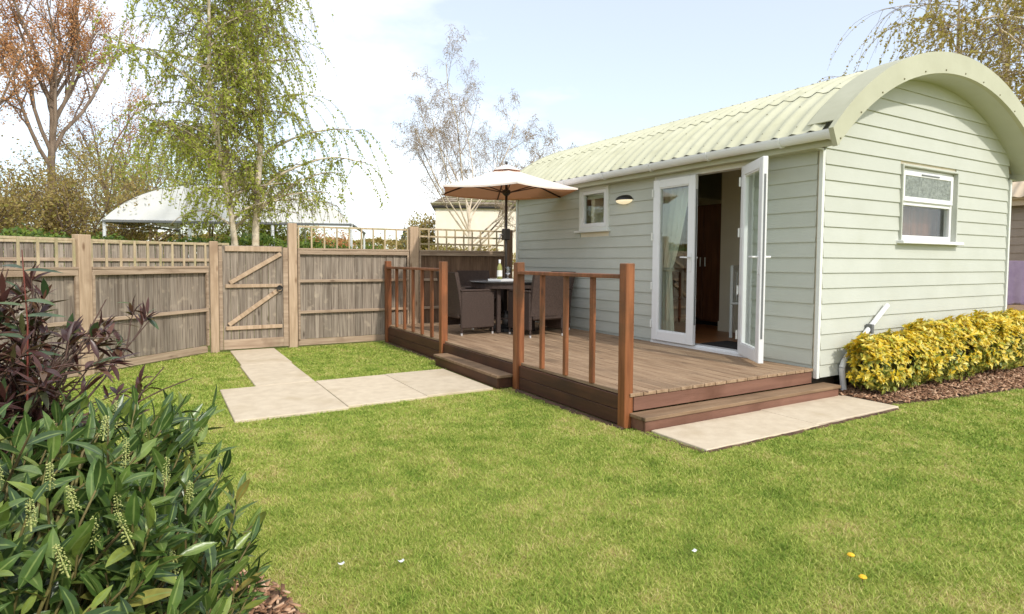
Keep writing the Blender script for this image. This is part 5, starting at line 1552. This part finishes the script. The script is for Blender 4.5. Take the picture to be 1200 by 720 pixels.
def lime_shrub():
    rg = np.random.default_rng(95)
    c = np.array([-6.95, -0.15, 0.0])
    t = empty('lime_shrub', tuple(c), 0, 'lime green leafy shrub showing at the left edge behind the purple one', 'shrub')
    n = 1500
    P = rg.normal(0, 1, (n, 3)); P /= np.linalg.norm(P, axis=1)[:, None]; P = P * rg.uniform(.6, 1, (n, 1)) * np.array([.40, .40, .50]) + c + np.array([0, 0, .68])
    leaf_obj('foliage', P, 0.075, M['limeleaf'], t, rg, 1.9)
    st = [(np.array([c, c + (rg.normal(0, .1), rg.normal(0, .1), .6), c + (rg.normal(0, .28), rg.normal(0, .25), 1.15 + rg.uniform(0, .2))]), np.array([.009, .006, .003])) for _ in range(26)]
    wood_obj('stems', st, M['trellis'], t, 5)['kind'] = 'stuff'
lime_shrub()

# dandelions and fallen petals on the lawn
M['yellow'] = pmat('dandelion_yellow', srgb(236, 190, 40), srgb(220, 168, 26), 60, 0.7)
for i, (x, y, lab) in enumerate(((-3.04, -2.147, 'yellow dandelion head in the lawn, the one nearer the deck'), (-3.186, -2.283, 'yellow dandelion head in the lawn, the one nearer the camera'))):
    f = empty('dandelion', (x, y, 0), 0, lab, 'flower', 'dandelions in the lawn')
    mm = MB(); mm.tube([(0, 0, 0), (0.004, 0.002, 0.03)], 0.002, 5); mm.build('stalk', M['laurelstem'], f)
    mm = MB(); mm.lathe([(0.0, 0.028), (0.013, 0.030), (0.017, 0.035), (0.011, 0.041), (0.0, 0.043)], (0.004, 0.002, 0), 10); mm.build('flower_head', M['yellow'], f)
for i, (x, y, lab) in enumerate(((-5.044, -1.084, 'white fallen petal on the lawn nearest the laurel'), (-4.811, -1.191, 'white fallen petal on the lawn a step right of the laurel'), (-3.62, -1.762, 'white fallen petal on the open lawn before the deck'))):
    mm = MB(); mm.grid(lambda u, v: ((u - .5) * .026, (v - .5) * .018, 0.03 + .006 * (u - .5) ** 2 * 4), 3, 2)
    o = mm.build('petal', M['white'], None, loc=(x, y, 0)); tag(o, lab, 'petal', 'white petals on the lawn')

# ------------------------------------------------------------------ marquee, car, house, neighbour
mq = empty('marquee', polar(272, 20.0), -YAW + R(10), 'white curved marquee roof on slim poles behind the gate', 'marquee')
MS, ME, MR, MLEN = 3.5, 2.5, 1.06, 6.0
def arch(t):
    q = t / 1.1
    return (MS * q, ME + MR * (1 - abs(q) ** 3.3))
def mroof(u, v):
    x, z = arch(-1.1 + 2.2 * u)
    return (x, MLEN * v, z)
mm = MB(); mm.grid(mroof, 32, 6); mm.build('roof_sheet', M['tent'], mq, smooth=True)
mm = MB(); mm.grid(lambda u, v: (arch(-1.1 + 2.2 * u)[0], 0.0, ME - 0.02 + (arch(-1.1 + 2.2 * u)[1] - ME) * v), 32, 3); mm.build('end_panel', M['tent'], mq)
for x in (-MS + .03, -MS / 3, MS / 3, MS - .03):
    for y in (0.03, MLEN - .03):
        MB().tube([(x, y, 0), (x, y, ME)], 0.045, 10).build('pole', M['tentpole'], mq)
MB().box((-MS, -0.04, ME - 0.10), (MS, 0.04, ME - 0.03), 0.01).build('eave_beam', M['greyplast'], mq)
for x in (-MS, MS): MB().box((x - .04, 0.05, ME - 0.10), (x + .04, MLEN, ME - 0.03), 0.01).build('eave_beam', M['greyplast'], mq)
mm = MB()
fl = [(x, -0.06, ME - 0.12 - 0.16 * (1 - ((((x + MS) / 1.32) % 1.0) * 2 - 1) ** 2)) for x in np.linspace(-MS, MS, 49)]
mm.tube(fl, 0.006, 4); mm.build('festoon_cable', M['greyplast'], mq)
mm = MB()
for p in fl[1::2]: mm.lathe([(0, -0.04), (0.022, -0.02), (0.015, 0.01), (0, 0.012)], p, 6)
mm.build('festoon_bulbs', M['white'], mq)['kind'] = 'stuff'

car = empty('parked_car', (-9.35, 7.75, 0), R(8), 'silver people carrier parked between the low fence and the back fence', 'car')
prof = [(-2.0, .35), (-2.05, .75), (-1.98, 1.15), (-1.75, 1.68), (-1.45, 1.76), (0.35, 1.76), (0.75, 1.68), (1.45, 1.12), (2.05, 0.98), (2.2, .72), (2.2, .35)]
mm = MB()
n = len(prof); rings = []
for (y, ins, zs) in ((-0.86, .06, .0), (-0.80, 0.0, 0), (0.80, 0.0, 0), (0.86, .06, 0)):
    r_ = []
    for (x, z) in prof:
        yy = y * (1 - 0.16 * max(0, (z - 1.1)) / 0.66)
        zz = z - (ins if z > 1.5 else 0); r_.append(len(mm.v)); mm.v.append((x * (1 - ins * .3), yy, zz))
    rings.append(r_)
for a_, b_ in zip(rings, rings[1:]):
    for i in range(n): j = (i + 1) % n; mm.f.append((a_[i], a_[j], b_[j], b_[i]))
mm.f += [tuple(rings[0]), tuple(reversed(rings[-1]))]
mm.build('body', M['carpaint'], car)
mm = MB(); mm.grid(lambda u, v: (0.80 + 0.60 * u, (v - .5) * (1.30 + .16 * u), 1.665 - 0.505 * u + .012), 2, 2); mm.build('windscreen', M['winglass'], car)
for s in (-1, 1):
    mm = MB(); mm.prism([(-1.62, 1.15), (-1.5, 1.62), (0.3, 1.62), (0.70, 1.54), (1.15, 1.17)], 1, s * 0.79, s * 0.868)
    mm.build('side_window', M['winglass'], car)
    mi = MB().box((1.0, s * 0.98 - .09, 1.14), (1.14, s * 0.98 + .09, 1.30), 0.03).build('wing_mirror', M['blackpl'], car)
    MB().box((2.12, s * 0.62 - .16, .74), (2.206, s * 0.62 + .16, .90), 0.02).build('headlight', M['white'], car)
    for x in (-1.25, 1.35):
        w_ = MB().tube([(x, s * 0.70, .32), (x, s * 0.88, .32)], .32, 20).build('wheel', M['tyre'], car)
        MB().tube([(x, s * 0.881, .32), (x, s * 0.89, .32)], .20, 14).build('rim', M['chrome'], w_)

hs = empty('cream_house', (2.95, 16.6, 0), R(-26), 'cream walled outbuilding with a mossy tiled hipped roof behind the bare birch', 'house')
HX, HY, HH, RH = 8.0, 5.0, 3.25, 4.75
mm = MB(); mm.box((0, 0, 0), (HX, HY, HH)); mm.build('wall', M['housewall'], hs)
mm = MB(); mm.box((-.10, -.12, HH - 0.02), (HX + .1, -0.02, HH + .10), .02); mm.build('gutter', M['blackpl'], hs)
def slope(name, p00, p10, p01, p11, rows, cols):
    """rows of tiles from eave (p0*) to ridge (p1*)"""
    p00, p10, p01, p11 = map(Vector, (p00, p10, p01, p11))
    for r_ in range(rows):
        t0, t1 = r_ / rows, (r_ + 1) / rows
        mm = MB()
        a0, a1 = p00.lerp(p10, t0), p00.lerp(p10, t1 + .02); b0, b1 = p01.lerp(p11, t0), p01.lerp(p11, t1 + .02)
        nrm = (b0 - a0).cross(a1 - a0)
        if nrm.length < 1e-6: continue
        nrm.normalize()
        if nrm.z < 0: nrm = -nrm
        for c_ in range(cols):
            u0, u1 = c_ / cols, (c_ + 0.94) / cols
            q = [a0.lerp(b0, u0), a0.lerp(b0, u1), a1.lerp(b1, u1), a1.lerp(b1, u0)]
            jz = random.uniform(0, .012)
            P8 = [p + nrm * (-0.02) for p in q] + [q[0] + nrm * (.05 + jz), q[1] + nrm * (.05 + jz), q[2] + nrm * (.012 + jz), q[3] + nrm * (.012 + jz)]
            mm.quad_box(P8)
        mm.build(name, M['thatch'], hs)['kind'] = 'stuff'
rx0, rx1 = 1.9, HX - 1.9
slope('roof_tiles', (-.15, -.15, HH + .1), (rx0, HY / 2, RH), (HX + .15, -.15, HH + .1), (rx1, HY / 2, RH), 15, 40)
slope('roof_tiles', (-.15, HY + .15, HH + .1), (rx0, HY / 2, RH), (-.15, -.15, HH + .1), (rx0 + .01, HY / 2, RH), 15, 22)
mm = MB(); P_ = [(-.14, -.14, HH + .05), (HX + .14, -.14, HH + .05), (HX + .14, HY + .14, HH + .05), (-.14, HY + .14, HH + .05), (rx0, HY / 2, RH - .06), (rx1, HY / 2, RH - .06)]
mm.v = P_; mm.f = [(0, 1, 5, 4), (1, 2, 5), (2, 3, 4, 5), (3, 0, 4), (3, 2, 1, 0)]
mm.build('roof', M['thatch'], hs)
mm = MB(); mm.tube([(2.35, -.20, HH + 1.0), (2.5, -.22, HH + .75), (3.2, -.25, HH + .25), (3.25, -.25, 0.1)], .05, 8); mm.build('downpipe', M['white'], hs)
mm = MB(); mm.box((2.3, -.5, HH + .9), (8.0, 1.2, HH + 1.05), .02); 

nb_ = empty('neighbour_cabin', (8.42, 0.3, 0), 0, 'taupe boarded cabin with a beige curved roof beyond the right hand corner', 'cabin')
for i in range(len(BZ) - 1):
    if BZ[i] > 2.4: break
    long_board(0.0, 5.85, BZ[i], BZ[i + 1], mat=M['neighwall'], par=nb_)
    m_ = MB(); m_.prism([(0.0 + 0, BZ[i]), (CW, BZ[i]), (CW, BZ[i + 1]), (0, BZ[i + 1])], 1, -0.02, 0.0); m_.build('cladding_board', M['neighwall'], nb_)
mm = MB(); mm.box((0.0005, 0.0005, Z0), (CW, 5.85, 2.46)); mm.build('wall', M['neighwall'], nb_)
mm = MB(); mm.prism([(0, 2.461), (CW, 2.461)] + [(min(max(x, 0), CW), z) for x, z in reversed(top)], 1, 0.0, 5.85); mm.build('gable', M['neighwall'], nb_)
roof_sheets(nb_, M['neighroof'], -0.25, 6.0, 7)
MB().box((-0.205, -0.25, 2.44), (-0.175, 6.0, 2.63), 0.003).build('fascia', M['neighroof'], nb_)
MB().box((-0.29, -0.25, 2.55), (-0.206, 6.0, 2.62), 0.02).build('gutter', M['neighroof'], nb_)
nd = empty('neighbour_deck', (6.35, 0.2, 0), 0, 'brown timber deck with rail in front of the taupe cabin', 'deck')
for k in range(13): MB().box((k * 0.152, 0, 0.55), (k * 0.152 + 0.146, 5.6, 0.585), 0.003).build('deck_board', M['deck'], nd)
MB().box((-0.03, 0, 0.36), (-0.002, 5.6, 0.549), 0.004).build('fascia_board', M['deckfascia'], nd)
for y in (0.0, 1.8, 3.6, 5.5):
    MB().box((0.0, y, 0.0), (0.09, y + .09, 1.38), 0.005).build('post', M['rail'], nd)
    if y < 5: MB().box((0.02, y + .0905, 1.34), (0.075, y + 1.799, 1.38), 0.005).build('handrail', M['rail'], nd)
# purple cloth over the neighbour's rail
mm = MB()
def cloth(u, v):
    y = 0.32 + 1.35 * v; fold = 0.02 * math.sin(v * 40) + 0.012 * math.sin(v * 23 + 1)
    if u < 0.72: k = u / 0.72; return (6.35 - 0.01 - fold * k - .008, y, 1.395 - 0.74 * k + .02 * math.sin(v * 9) * k)
    k = (u - 0.72) / 0.28
    return (6.35 + 0.10 + fold * k * .5 - .012, y, 1.395 - 0.4 * k) if k > 0.15 else (6.35 + 0.10 * k / .15 - .012, y, 1.398)
mm.grid(cloth, 24, 60)
tag(mm.build('cloth', M['purple'], None, smooth=True), 'lilac purple cloth hanging over the neighbouring deck rail', 'cloth')
